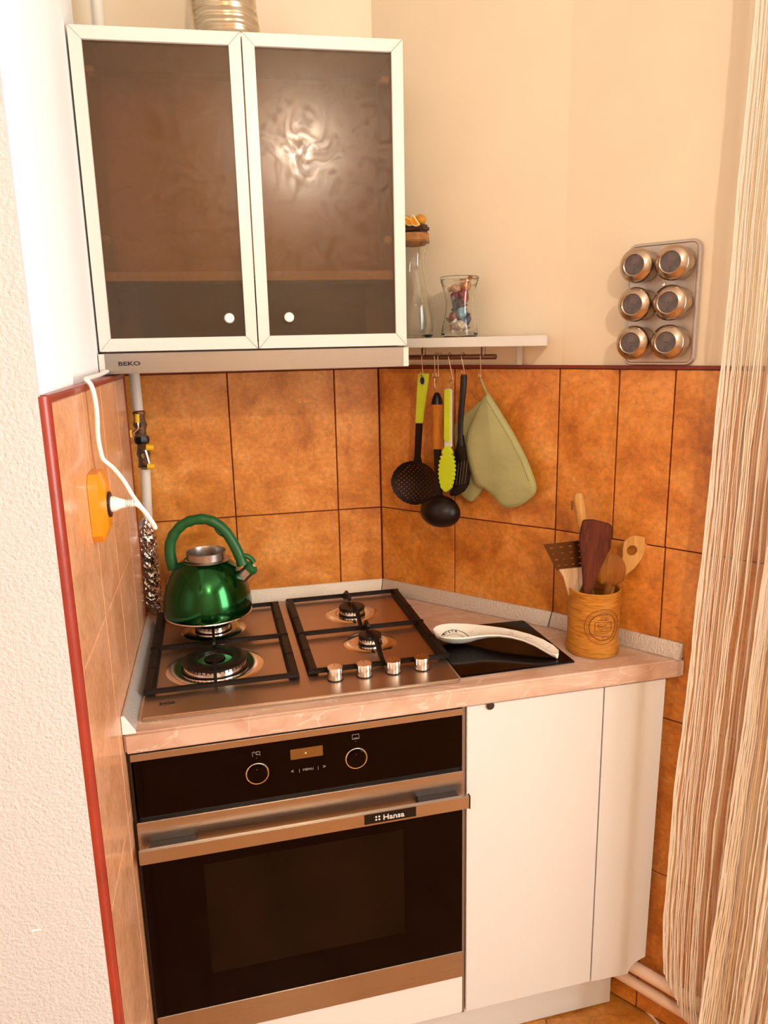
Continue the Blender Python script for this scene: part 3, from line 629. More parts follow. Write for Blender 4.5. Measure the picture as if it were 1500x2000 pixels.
# local y: negative is toward the viewer
t = thing('wooden_brush', 'light wooden handle standing tallest at the back of the utensil jar', 'brush', JM, (-.02, .02, H))
G().tube([(.004, .012, .905), (-.021, .0165, 1.120), (-.0345, .020, 1.197), (-.0355, .020, 1.2065)], [.009, .0095, .0105, .007], 12).build('handle', 'light_wood', t)
G().box(-.0475, -.0445, .017, .023, 1.172, 1.190).build('bristle', 'carve', t)['kind'] = 'stuff'
t = thing('perforated_turner', 'brown metal turner with rows of round holes leaning left in the utensil jar', 'spatula', JM, (-.03, 0, H))
# blade with real holes
def holed(quad, nu, nv, holes, y, thick):
    g = G(); P = lambda u, v: (Vector(quad[0])*(1-u)*(1-v)+Vector(quad[1])*u*(1-v)+Vector(quad[2])*u*v+Vector(quad[3])*(1-u)*v)
    vs = [P(i/nu, j/nv) for j in range(nv+1) for i in range(nu+1)]; fs = []
    for j in range(nv):
        for i in range(nu):
            if not holes(i, j): fs.append((j*(nu+1)+i, j*(nu+1)+i+1, (j+1)*(nu+1)+i+1, (j+1)*(nu+1)+i))
    g.verts([(p.x, y, p.y) for p in vs], fs); return g
hq = [(-.0785, 1.0515), (-.0218, 1.0573), (-.0200, 1.114), (-.1064, 1.106)]
def mat_holes(): pass
bl = holed(hq, 26, 22, lambda i, j: (i % 6 in (3, 4)) and (j % 5 == 3), .003, .001)
bl.build('blade', mat('dark_patinated_steel', (.12, .055, .02), .35, .9), t, solid=.0012, smooth=False)
G().prism([(-.074, 1.0535), (-.020, 1.0583), (-.022, 1.030), (-.036, .99), (-.050, .99), (-.064, 1.0375)], -.001, .006, 'y').build('handle', 'pale_wood', t, bevel=.001)
t = thing('wooden_spatula', 'light wooden spatula with a round hole at the right of the utensil jar', 'spatula', JM, (.04, .01, H))
op = [(.0583, 1.1062), (.0640, 1.1135), (.0704, 1.1174), (.0814, 1.1188), (.1046, 1.1142), (.1050, 1.1060), (.1046, 1.1003), (.0951, 1.0708), (.0818, 1.0511), (.0450, 1.020), (.0350, .960), (.022, .905), (.013, .905), (.022, .960), (.0340, 1.025), (.0500, 1.0520), (.0566, 1.0766), (.0560, 1.0920)]
hc = Vector((.0745, 1.0885)); hn = 18
ring_i = [(hc.x+.0108*math.cos(2*PI*k/hn), hc.y+.0108*math.sin(2*PI*k/hn)) for k in range(hn)]
gq = G()
def capfaces(g, outer, inner, y):
    # fan between outer outline and the hole, matched by angle round the hole
    bm = g.bm; ov = [bm.verts.new((p[0], y, p[1])) for p in outer]; iv = [bm.verts.new((p[0], y, p[1])) for p in inner]
    eds = [bm.edges.new((ov[i], ov[(i+1) % len(ov)])) for i in range(len(ov))]+[bm.edges.new((iv[i], iv[(i+1) % len(iv)])) for i in range(len(iv))]
    bmesh.ops.triangle_fill(bm, edges=eds, use_beauty=True); return ov, iv
a1, a2 = capfaces(gq, op, ring_i, .007); b1, b2 = capfaces(gq, op, ring_i, .013)
for A_, B_ in ((a1, b1), (a2, b2)):
    for i in range(len(A_)):
        gq.bm.faces.new((A_[i], A_[(i+1) % len(A_)], B_[(i+1) % len(A_)], B_[i]))
gq.build('blade', 'light_wood', t)
t = thing('wooden_spoon', 'round brown wooden spoon in front of the holed spatula in the utensil jar', 'spoon', JM, (.02, -.02, H))
g = G(); g.lathe([(.0002, .0035), (.018, .0028), (.027, 0), (.0305, -.004), (.027, -.008), (.015, -.0105), (.0002, -.011)], (.0262, -.012, 1.0515), 32, (0, 1, 0), sy=1.0, sx=1.0)
g.tube([(.024, -.014, 1.026), (.014, -.010, .96), (.008, -.004, .905)], [.0075, .0055, .0055], 10)
for v in g.bm.verts:
    if v.co.z > 1.03: v.co.z = 1.0515+(v.co.z-1.0515)*1.24
g.build('bowl', 'mid_wood', t)
t = thing('dark_spatula', 'dark reddish wooden spatula with flared end at the front of the utensil jar', 'spatula', JM, (-.01, -.03, H))
dk = [(-.0376, 1.1635), (-.0185, 1.1640), (.0125, 1.1561), (.0204, 1.1504), (.0194, 1.105), (.0081, 1.0812), (-.0045, 1.049), (-.0126, 1.0165), (-.012, .905), (-.024, .905), (-.0321, 1.0169), (-.0342, 1.0497), (-.0377, 1.0822), (-.0428, 1.1144), (-.0435, 1.1336)]
G().prism(dk, -.033, -.027, 'y').build('blade', 'dark_wood', t, bevel=.0018)

# ------------------------------------------------------------------ wall cabinet and hood
t = thing('wall_cabinet', 'pale framed wall cabinet with two smoked glass doors', 'cabinet', CB, (.3, .1, 1.5))
z0, z1 = 1.5030, 2.0625; dpt = .200
G().box(.001, .017, .021, dpt, z0, z1).build('side_panel', 'white', t); G().box(.581, .597, .021, dpt, z0, z1).build('side_panel', 'white', t)
G().box(.017, .581, .021, dpt, z1-.016, z1).build('top_panel', 'white', t); G().box(.017, .581, .021, dpt, z0, z0+.012).build('bottom_panel', 'white', t)
G().box(.017, .581, dpt-.006, dpt, z0+.012, z1-.016).build('back_panel', 'carcass', t)
G().box(.0175, .5805, .0225, dpt-.007, 1.6330, 1.6500).build('shelf', 'cap', t)
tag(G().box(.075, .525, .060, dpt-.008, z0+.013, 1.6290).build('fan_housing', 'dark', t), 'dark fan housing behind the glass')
G().box(.15, .45, dpt, .2600, 1.96, 2.0).build('mounting_rail', 'carcass', t)
def door(x0, x1, kx):
    a, b, c, d = x0, x1, z0-.001, z1; fw_ = .0222; fb = .0245; q = .0003
    g = G().prism([(a, c), (a+fw_, c+fb), (a+fw_, d-fw_), (a, d)], 0, .019, 'y')
    g.prism([(b, c), (b-fw_, c+fb), (b-fw_, d-fw_), (b, d)], 0, .019, 'y')
    dd = g.build('door', 'alu_white', t, bevel=.0006, seg=1)
    for zz in ((c, c+fb), (d, d-fw_)):
        G().prism([(a+q*2, zz[0]), (a+fw_+q, zz[1]), (b-fw_-q, zz[1]), (b-q*2, zz[0])], .0, .019, 'y').build('frame_rail', 'alu_white', dd, bevel=.0006, seg=1)
    gl = G().box(a+fw_-.003, b-fw_+.003, .006, .010, c+fb-.003, d-fw_+.003).build('glass_panel', 'smoked', dd, smooth=False)
    G().lathe([(.0035, 0), (.0035, .008), (.0092, .011), (.0098, .016), (.008, .0195), (.001, .0205)], (kx, .006, 1.5607), 24, (0, -1, 0)).build('knob', 'cap', dd)
    return dd
d1 = door(.0, .2985, .2470); d2 = door(.3008, .5985, .3620)
for dd, s in ((d1, .030), (d2, .566)):
    for zz in (1.9960, 1.7080): G().box(s-.008, s+.008, .0108, .0300, zz-.006, zz+.006).build('hinge', 'cap', dd, bevel=.002)
t = thing('range_hood', 'slim brushed steel range hood fixed under the glass-door cabinet', 'hood', CB, (.3, .1, 1.46))
G().box(.004, .594, .0, dpt, 1.4660, 1.5005).build('body', 'dark', t)
vz = G().box(-.001, .5990, -.012, -.001, 1.4605, 1.4985).build('visor', 'visor', t, bevel=.0015)
G().box(-.001, .0095, -.0128, -.0115, 1.4610, 1.4980).build('end_trim', 'strip_w', t); G().box(.5885, .5990, -.0128, -.0115, 1.4610, 1.4980).build('end_trim', 'strip_w', t)
G().text('BEKO', .0105, .0335, 1.4760, -.0125, 1.55, bold=.00035).build('logo', 'print_black', t)
for k in range(16): pass
g = G()
for k in range(14): g.box(.05, .55, .02+.012*k, .025+.012*k, 1.4645, 1.4665)
g.build('grille', 'strip', t)
G().lathe([(.030, 0), (.028, .006), (.02, .008)], (.42, .05, 1.4665), 24, (0, 0, -1)).build('lamp_cover', 'black', t)
G().lathe([(.030, 0), (.028, .006), (.02, .008)], (.17, .05, 1.4665), 24, (0, 0, -1)).build('lamp_cover', 'black', t)
# duct
g = G(); pf = []; z = 2.064
k = 0
while z < 2.77:
    pf.append((.0640 if k % 2 else .0605, z)); z += .0038+.0012*math.sin(k*1.3); k += 1
g.lathe(pf, (.4080, -.1560, 0), 48, cap=False)
for v in g.bm.verts: v.co.x += .004*math.sin(v.co.z*37); v.co.z += .0012*math.sin(v.co.x*90)
tag(g.build('exhaust_duct', 'duct', fr=W, off=(.408, -.156, 2.064)), 'ribbed aluminium exhaust duct rising from the cabinet top', 'duct')

# ------------------------------------------------------------------ gas pipe, valves, foil
t = thing('gas_pipe', 'cream painted gas pipe with two tarnished valves in the left corner', 'pipe', W, (.165, -.05, .95))
G().tube([(.160, -.050, 2.769), (.160, -.050, 2.0), (.1655, -.050, 1.372)], .0118, 14).build('pipe', 'pipe', t)
G().tube([(.1700, -.050, 1.238), (.1655, -.050, 1.130), (.1640, -.050, 1.08)], .0112, 14).build('pipe', 'pipe', t)
def valve(cx, cz, fl):
    b = G().lathe([(.013, -.030), (.0145, -.026), (.0125, -.022), (.012, -.008), (.0155, 0), (.0125, .012), (.012, .022), (.0145, .026), (.013, .031)], (cx, -.050, cz), 12).build('valve_body', 'dirty', t)
    G().cyl((cx, -.050, cz), (cx+.004*fl, -.078, cz), .0065, 12).build('stem', 'dirty', b)
    return b
v1 = valve(.1675, 1.338, -1); v2 = valve(.1690, 1.272, 1)
G().tube([(.166, -.079, 1.352), (.165, -.080, 1.334), (.150, -.079, 1.322)], .0035, 8).build('lever', 'wire', v1)
tag(G().cyl((.165, -.0805, 1.347), (.166, -.0805, 1.366), .0055, 10).build('grip', 'yellow', v1), 'yellow grip')
tag(G().cyl((.146, -.079, 1.3155), (.147, -.079, 1.3315), .0062, 10).build('grip', 'yellow', v1), 'yellow grip')
G().tube([(.176, -.079, 1.285), (.180, -.081, 1.265), (.182, -.079, 1.252)], .0038, 8).build('lever', 'wire', v2)
tag(G().cyl((.179, -.079, 1.2915), (.195, -.079, 1.2895), .0078, 10).build('grip', 'yellow', v2), 'yellow grip')
tag(G().cyl((.178, -.079, 1.249), (.193, -.079, 1.2470), .0075, 10).build('grip', 'yellow', v2), 'yellow grip')
G().lathe([(.0155, -.008), (.017, 0), (.0155, .008)], (.1682, -.050, 1.305), 8).build('union_nut', 'enamel', t)
# foil sleeve
g = G(); rings = []; random.seed(3)
cl = [(.1640, 1.128, .009), (.1610, 1.112, .015), (.1585, 1.085, .021), (.157, 1.055, .0225), (.1575, 1.025, .0235), (.1595, 1.000, .0215), (.159, .975, .0225), (.1570, .950, .0230), (.158, .930, .0220), (.1625, .908, .0175), (.167, .893, .010)]
CL = spl([(a, b, c) for a, b, c in cl], 4)
for i, (cx, cz, rr) in enumerate(CL):
    rings.append([(cx+rr*math.cos(2*PI*k/22)*(1+random.uniform(-.13, .13)), -.052+rr*.85*math.sin(2*PI*k/22)*(1+random.uniform(-.13, .13)), cz+random.uniform(-.0015, .0015)) for k in range(22)])
tag(g.loft(rings).build('foil_wrap', 'foil', fr=W, smooth=False, off=(.16, -.052, .89)), 'crumpled aluminium foil wrapped round the lower gas pipe beside the kettle', 'foil')

# ------------------------------------------------------------------ socket, plug, cable
t = thing('wall_socket', 'orange surface-mounted wall socket on the left tiled wall', 'socket', W, (.1495, -.65, 1.28))
g = G(); yo, zo = -.650, 1.2790
def octo(hy, hz, c): return [(yo-hy, zo-hz+c), (yo-hy, zo+hz-c*1.3), (yo-hy+c, zo+hz), (yo+hy-c, zo+hz), (yo+hy, zo+hz-c*1.3), (yo+hy, zo-hz+c), (yo+hy-c, zo-hz), (yo-hy+c, zo-hz)]
rings = [[(x, p[0], p[1]) for p in octo(hy, hz, c)] for x, hy, hz, c in ((.1500, .040, .051, .012), (.1640, .040, .051, .012), (.1715, .026, .034, .010), (.1715, .020, .022, .007))]
g.loft(rings).build('housing', 'orange_plastic', t)
G().lathe([(.0195, 0), (.0195, .0035), (.016, .004)], (.1712, yo, zo), 24, (1, 0, 0)).build('socket_face', 'black', t)
t = thing('power_plug', 'white plug pushed into the orange wall socket', 'plug', W, (.176, -.65, 1.28))
pb = G().loft([[(x, -.650+hy*c_, 1.2790-dz_+hz*s_) for c_, s_ in [(math.cos(2*PI*k/16), math.sin(2*PI*k/16)) for k in range(16)]] for x, hy, hz, dz_ in ((.1755, .0155, .0120, 0), (.181, .0150, .0115, 0), (.190, .0085, .0075, 0), (.196, .0070, .0060, .0004))]).build('body', 'white_plastic', t)
g = G()
for k in range(4): g.lathe([(.0058, 0), (.0058, .0016)], (.1972+.0026*k, -.650, 1.2785), 14, (1, 0, 0))
g.cyl((.196, -.650, 1.2785), (.2075, -.650, 1.2783), .0040, 12); g.build('strain_relief', 'white_plastic', t)
cb = spl([(.2075, -.650, 1.2783), (.217, -.646, 1.270), (.2285, -.638, 1.2480), (.2335, -.630, 1.2330), (.2300, -.622, 1.2390), (.2180, -.620, 1.2590), (.2040, -.620, 1.2830), (.1925, -.620, 1.3080), (.1790, -.620, 1.3290), (.1660, -.620, 1.3430), (.1630, -.620, 1.3560), (.1615, -.620, 1.380), (.1635, -.620, 1.4150), (.1625, -.620, 1.4400), (.1590, -.619, 1.4565), (.1520, -.612, 1.4640), (.1480, -.56, 1.4640), (.1440, -.42, 1.4640), (.1410, -.292, 1.4660)], 5)
t = tag(G().tube(cb, .0036, 8).build('power_cable', 'white_plastic', fr=W, off=(.163, -.62, 1.35)), 'white power cable looping from the plug up over the red tile trim', 'cable')

# ------------------------------------------------------------------ corner shelf, rail, hooks
t = thing('corner_shelf', 'white wall shelf right of the cabinet holding carafe and sweets jar', 'shelf', OB, (.28, -.06, 1.4955))
G().prism([(.016, -.001), (.4400, -.001), (.4860, -.118), (.1400, -.118)], 1.4960, 1.5160).build('board', 'white', t, bevel=.0008)
G().box(.372, .381, -.008, -.0005, 1.4560, 1.4955).build('bracket', 'white', t)
t = thing('utensil_rail', 'dark steel hanging rail fixed under the white shelf', 'rail', OB, (.25, -.06, 1.4745))
G().cyl((.128, -.060, 1.4745), (.3480, -.060, 1.4745), .0055, 16).build('bar', 'rail', t)
for s in (.168, .3180): G().cyl((s, -.060, 1.4745), (s, -.060, 1.4956), .0048, 14).build('post', 'rail', t)
def hook(s, zbot, lab, bend=.0):
    p = [(s, -.053, 1.472), (s, -.0535, 1.4810), (s, -.060, 1.4835), (s+bend*.1, -.0675, 1.480), (s+bend*.3, -.0685, 1.470), (s+bend, -.066, zbot+.012), (s+bend, -.066, zbot+.003), (s+bend, -.070, zbot), (s+bend, -.0745, zbot+.003), (s+bend, -.0745, zbot+.010)]
    tag(G().tube(spl(p, 3), .0010, 6).build('s_hook', 'wire', fr=OB, off=(s, -.06, zbot)), lab, 'hook', 'steel hooks on the rail')
hook(.169, 1.4330, 'leftmost steel hook, holding the skimmer'); hook(.2020, 1.4300, 'steel hook second from left, holding the orange handled ladle')
hook(.2110, 1.4300, 'empty steel hook beside the ladle hook'); hook(.2355, 1.4230, 'steel hook bent right above the lime tongs', .010)
hook(.2690, 1.4360, 'steel hook holding the black slotted spatula', .006); hook(.3160, 1.4300, 'rightmost steel hook, holding the green oven mitt')
# skimmer
t = thing('skimmer', 'black perforated skimmer with lime handle, hanging leftmost on the rail', 'skimmer', OB, (.15, -.055, 1.13))
G().prism([(.1525, 1.4386), (.1793, 1.4388), (.1747, 1.4045), (.1616, 1.3261), (.1428, 1.3253), (.1483, 1.404)], -.060, -.052, 'y').build('handle', 'lime', t, bevel=.002)
G().lathe([(.0085, 0), (.0085, .0006)], (.1648, -.0602, 1.4225), 24, (0, -1, 0), sx=.8, sy=1.2).build('badge', 'print_black', t)
G().tube([(.1648+.0065*math.cos(a), -.0609, 1.4225+.0088*math.sin(a)) for a in [2*PI*i/20 for i in range(21)]], .0006, 4).build('badge_ring', 'logo', t)
G().loft([[(x0, y0, z), (x1, y0, z), (x1, y1, z), (x0, y1, z)] for x0, x1, y0, y1, z in ((.1438, .1608, -.059, -.053, 1.3256), (.1385, .1540, -.058, -.052, 1.2480), (.1330, .1560, -.055, -.049, 1.232))]).build('shaft', 'nylon', t, bevel=.001)
nu = 40; vs = []; fs = []; cx, cz, rx, rz = .1345, 1.1840, .0655, .0530
idx = {}
for j in range(nu+1):
    for i in range(nu+1):
        u, v = -1+2*i/nu, -1+2*j/nu; r2 = u*u+v*v
        if r2 > 1.06: continue
        if r2 > 1: q = 1/math.sqrt(r2); u *= q; v *= q; r2 = 1
        idx[(i, j)] = len(vs); vs.append((cx+rx*u, -.050+.016*(1-r2)-.004, cz+rz*v+.004*u))
for j in range(nu):
    for i in range(nu):
        k = [(i, j), (i+1, j), (i+1, j+1), (i, j+1)]
        if all(q in idx for q in k):
            u, v = -1+2*(i+.5)/nu, -1+2*(j+.5)/nu
            if u*u+v*v < .70 and ((j % 4 == 1 and i % 4 == 1) or (j % 4 == 3 and i % 4 == 3)): continue
            fs.append(tuple(idx[q] for q in k))
G().verts(vs, fs).build('bowl', 'nylon', t, solid=.0015)
# ladle
t = thing('ladle', 'black ladle with orange wooden handle hanging behind the lime tongs', 'ladle', OB, (.205, -.06, 1.09))
G().lathe([(.0130, 0), (.0140, .012), (.0120, .050), (.0135, .100)], (.2045, -.062, 1.271), 20, (0, 0, 1)).build('handle', 'orange_wood', t)
G().lathe([(.0137, .0), (.0110, .012), (.006, .024), (.003, .026)], (.2040, -.062, 1.3712), 20).build('handle_cap', 'nylon', t)
G().tube([(.2040, -.062, 1.396), (.2035, -.062, 1.415), (.2015, -.068, 1.4285), (.2035, -.072, 1.415), (.2045, -.063, 1.396)], .0007, 5).build('hanging_loop', 'wire', t)
G().loft([[(x0, y0, z), (x1, y0, z), (x1, y1, z), (x0, y1, z)] for x0, x1, y0, y1, z in ((.1960, .2125, -.066, -.058, 1.2712), (.2000, .2160, -.066, -.058, 1.165), (.2100, .2350, -.070, -.058, 1.150))]).build('shaft', 'nylon', t, bevel=.001)
g = G(); g.ball((0, 0, 0), .0500, seg=32, rows=18)
for v in g.bm.verts:
    if v.co.y > .002: v.co.y = .004+(v.co.y*-.5 if 0 else 0)
    v.co = Vector((v.co.x, v.co.y*.82, v.co.z*.735)); v.co += Vector((.2230, -.078, 1.1300))
g.build('bowl', 'nylon', t)
# tongs
t = thing('kitchen_tongs', 'lime green tongs with scalloped yellow-green tips hanging on the rail', 'tongs', OB, (.24, -.075, 1.18))
G().prism([(.2333, 1.4050), (.2360, 1.4068), (.2465, 1.4068), (.2488, 1.4050), (.2487, 1.2790), (.2318, 1.2790)], -.078, -.070, 'y').build('frame', 'logo', t, bevel=.001)
G().prism([(.2336, 1.4050), (.2486, 1.4050), (.2484, 1.2960), (.2445, 1.2905), (.2365, 1.2905), (.2322, 1.2960)], -.0815, -.0775, 'y').build('grip', 'lime2', t, bevel=.0015)
sh = [(.2407+.0012, 1.2775), (.2350, 1.2740)]
L_, R_ = [], []
for i in range(9):
    z = 1.2660-.0098*i; wd = (.0120, .0165, .0190, .0203, .0205, .0200, .0185, .0160, .0125)[i]; q = .2402-.0004*i
    L_ += [(q-wd, z), (q-wd+.0020, z-.0049)]; R_ += [(q+wd, z), (q+wd-.0020, z-.0049)]
L_ = [(x-(.0012 if i % 2 == 0 else -.0012), z) for i, (x, z) in enumerate(L_)]; R_ = [(x+(.0012 if i % 2 == 0 else -.0012), z) for i, (x, z) in enumerate(R_)]
op = [(.2350, 1.2800)]+L_+[(.2370, 1.1762)]+R_[::-1]+[(.2450, 1.2800)]
G().prism(op, -.083, -.072, 'y').build('tip', 'lime2', t, bevel=.0009)
G().tube([(.241, -.074, 1.406), (.243, -.074, 1.418), (.2455, -.076, 1.4258), (.2470, -.074, 1.416), (.2445, -.074, 1.406)], .0009, 5).build('ring', 'wire', t)
# slotted spatula
t = thing('slotted_spatula', 'black nylon slotted spatula hanging between the tongs and the oven mitt', 'spatula', OB, (.26, -.055, 1.16))
G().tube(spl([(.2730, -.062, 1.4370), (.2705, -.062, 1.40), (.2640, -.060, 1.345), (.2620, -.058, 1.305), (.2635, -.056, 1.28)]), [.0065]+[.0074]*4+[.0068]*4+[.0062]*4+[.0065]*4, 10, flat=.7).build('handle', 'nylon', t)
hd_ = [(.2563, 1.3051), (.2688, 1.3057), (.2783, 1.2567), (.2863, 1.2184), (.2835, 1.1956), (.2720, 1.1780), (.2500, 1.1640), (.2330, 1.1640), (.2373, 1.22), (.2500, 1.277)]
G().prism(hd_, -.058, -.053, 'y').build('blade', 'nylon', t, bevel=.0018)
g = G()
for k in range(5):
    x = .2455+.0075*k; g.tube([(x+.005, -.0586, 1.238+.003*k), (x+.002, -.0588, 1.215+.002*k), (x-.002, -.0586, 1.188+.002*k)], .0009, 5)
g.build('rib', mat('worn_nylon', (.10, .065, .05), .4), t)
# oven mitt
def pillow(g, outl, yc, th, edge=.0035):
    n = len(outl); O_ = spl([(p[0], p[1], 0) for p in outl]+[(outl[0][0], outl[0][1], 0)], 3)[:-1]; n = len(O_)
    c = sum(O_, Vector())/n; rings = []
    for sd in (-1, 1):
        R_ = []
        for f in (1, .985, .95, .88, .75, .55, .3, .06):
            hgt = edge+(th-edge)*math.sqrt(max(0, 1-f**3.2)); wv_ = lambda x, z: (.0011*math.sin(x*75+z*18)+.0007*math.sin(x*40-z*110+1))*(1-f**4)
            R_.append([Vector((c.x+(p.x-c.x)*f, yc+sd*(hgt*.5)+wv_(c.x+(p.x-c.x)*f, c.y+(p.y-c.y)*f), c.y+(p.y-c.y)*f)) for p in O_])
        rings.append(R_)
    g.loft(rings[0][::-1]+rings[1]); return O_
mm_ = [(.3173, 1.3959), (.3264, 1.3855), (.3563, 1.3442), (.3861, 1.3007), (.4128, 1.2547), (.4308, 1.2136), (.4347, 1.1952), (.4287, 1.1812), (.4034, 1.1596), (.3742, 1.1496), (.3532, 1.1542), (.3349, 1.1718), (.3133, 1.1865), (.2947, 1.1931), (.2852, 1.2091), (.2726, 1.2417), (.2661, 1.2774), (.2723, 1.3054), (.2845, 1.3332), (.3055, 1.377)]
t = thing('oven_mitt', 'sage green quilted oven mitt hanging rightmost on the rail', 'oven mitt', OB, (.35, -.03, 1.15))
g = G(); OL = pillow(g, mm_, -.0380, .022); g.build('palm', 'mitt', t)
G().tube([Vector((p.x, -.0380, p.y)) for p in OL]+[Vector((OL[0].x, -.0380, OL[0].y))], .0026, 6).build('binding', 'mitt_edge', t)
g = G(); pillow(g, [(.3094, 1.3930), (.2699, 1.3613), (.2257, 1.3237), (.2241, 1.2956), (.229, 1.2591), (.2578, 1.2328), (.2893, 1.2492), (.3041, 1.3326)], -.0160, .013); g.build('back_layer', 'mitt', t)
g = G(); pillow(g, [(.2829, 1.2250), (.3018, 1.1895), (.2810, 1.1551), (.2674, 1.1466), (.2448, 1.1587), (.2351, 1.1803), (.2500, 1.2296)], -.0190, .016); g.build('thumb', 'mitt', t)
g = G()
for k in range(34):
    p = Vector(mm_[1]).lerp(Vector(mm_[5]), 0)
    u = k/33*3.9; i = int(u); u -= i; a = Vector(mm_[1+i]); b = Vector(mm_[2+i]); p = a.lerp(b, u); d = (b-a).normalized(); nn = Vector((d.y, -d.x)); 
    p = p+nn*.0075; g.cyl((p.x-d.x*.0022, -.0460-.0010, p.y-d.y*.0022), (p.x+d.x*.0022, -.0460-.0010, p.y+d.y*.0022), .0005, 4)
g.build('stitching', mat('dark_green_thread', (.14, .17, .06), .9), t)['kind'] = 'stuff'
G().tube([(.3175, -.036, 1.392), (.3150, -.050, 1.415), (.3160, -.069, 1.4335), (.3180, -.060, 1.415), (.3190, -.038, 1.390)], .0016, 6).build('hanging_loop', 'mitt_edge', t)

# ------------------------------------------------------------------ carafe and sweets jar
zs = 1.5168
t = thing('glass_carafe', 'clear glass carafe with a cork stopper at the left end of the white shelf', 'carafe', OB, (.151, -.070, zs))
cpf = [(.001, 0), (.038, 0), (.0415, .004), (.0430, .020), (.0432, .045), (.0405, .075), (.0335, .105), (.0265, .130), (.0228, .155), (.0235, .172), (.0290, .190), (.0375, .2035)]
inn = [(r-.0025, z+.001) for r, z in cpf[::-1]]; inn = inn[:-3]+[(.036, .008), (.001, .007)]
G().lathe([(r, zs+z) for r, z in cpf]+[(r, zs+z) for r, z in inn], (.151, -.070, 0), 48, cap=False).build('bottle', 'glass', t)
ck = G().lathe([(.001, .196), (.0265, .196), (.0340, .2005+.0), (.0345, .212), (.0330, .2125), (.0340, .2195), (.001, .2200)], (.151, -.070, zs), 40, cap=False).build('cork', 'cork', t)
G().box(.126, .1840, -.088, -.052, zs+.2205, zs+.2370).build('stopper_block', 'burnt', t, bevel=.005)
G().ball((.136, -.074, zs+.2460), .0125, seg=18).build('orange_ornament', 'peel', t)
G().ball((.1670, -.066, zs+.2470), .0130, seg=18, sz=.9).build('orange_ornament', 'peel', t)
def slice_(cx, cz, r, a, y):
    pts = [(cx+r*math.cos(a+PI*k/12), cz+r*math.sin(a+PI*k/12)) for k in range(13)]; s_ = G().prism(pts, y, y+.004, 'y').build('orange_slice', 'rind', t)
    pts = [(cx+(r-.0022)*math.cos(a+.12+(PI-.24)*k/12), cz+(r-.0022)*math.sin(a+.12+(PI-.24)*k/12)) for k in range(13)]
    G().prism(pts, y-.0006, y+.001, 'y').build('flesh', 'orange', s_)
slice_(.1570, zs+.2470, .0135, math.radians(150), -.092); slice_(.1750, zs+.2440, .0135, math.radians(128), -.096)
JC = (.2634, -.066)
t = thing('sweets_jar', 'waisted clear glass jar with glass lid full of wrapped sweets on the shelf', 'jar', OB, (*JC, zs))
pf = [(.001, 0), (.0370, 0), (.0395, .004), (.0375, .018), (.0325, .040), (.0290, .062), (.0295, .074), (.0340, .096), (.0385, .1115), (.0400, .1130), (.0400, .1165)]
inn = [(.0375, .1165), (.0365, .1120), (.0322, .096), (.0278, .074), (.0273, .062), (.0307, .040), (.0352, .018), (.0350, .008), (.001, .007)]
G().lathe([(r, zs+z) for r, z in pf+inn], (*JC, 0), 48, cap=False).build('body', 'glass', t)
G().lathe([(r, zs+z) for r, z in [(.001, .1175), (.0400, .1172), (.0412, .1190), (.0412, .1225), (.0390, .1245), (.0340, .1252), (.001, .1240)]], (*JC, 0), 48, cap=False).build('lid', 'glass', t)
CND = [('peach', (.80, .42, .24), -.013, .010, .0130, 12, 'peach wrapped sweet at the bottom left of the jar'), ('blue', (.05, .10, .28), .015, .004, .024, 70, 'dark blue wrapped sweet at the bottom right of the jar'),
       ('white', (.80, .72, .60), .013, -.014, .0150, 150, 'white wrapped sweet at the bottom front of the jar'), ('copper', (.42, .13, .06), -.011, -.006, .0360, 30, 'coppery red wrapped sweet in the left middle of the jar'),
       ('skyblue', (.20, .45, .62), .011, -.008, .0420, 100, 'sky blue wrapped sweet in the right middle of the jar'), ('purple', (.22, .02, .12), -.007, .004, .0560, 80, 'purple wrapped sweet in the left waist of the jar'),
       ('black', (.04, .03, .035), .002, -.012, .0620, 60, 'black and silver wrapped sweet in the centre of the jar'), ('red', (.55, .08, .04), .013, .0, .0740, 95, 'red foil sweet at the upper right of the jar'),
       ('magenta', (.50, .03, .16), -.006, .010, .0800, 10, 'magenta wrapped sweet near the top of the jar'), ('cream', (.82, .52, .40), -.006, -.006, .0950, 8, 'pale pink sweet with lettering at the top of the jar'), ('orange', (.80, .35, .10), .0155, .008, .0985, 75, 'orange wrapped sweet at the top right of the jar')]
CND += [('silver', (.55, .50, .46), -.017, .012, .0700, 100, 'silvery twisted sweet at the left edge of the jar waist'), ('plum', (.20, .03, .08), .001, .014, .0270, 15, 'plum coloured sweet behind the white one low in the jar'), ('rust', (.45, .10, .03), .000, .012, .0480, 130, 'rust red sweet at the back of the jar middle'), ('rose', (.75, .30, .25), .004, .012, .0990, 40, 'rose pink sweet at the back under the jar lid')]
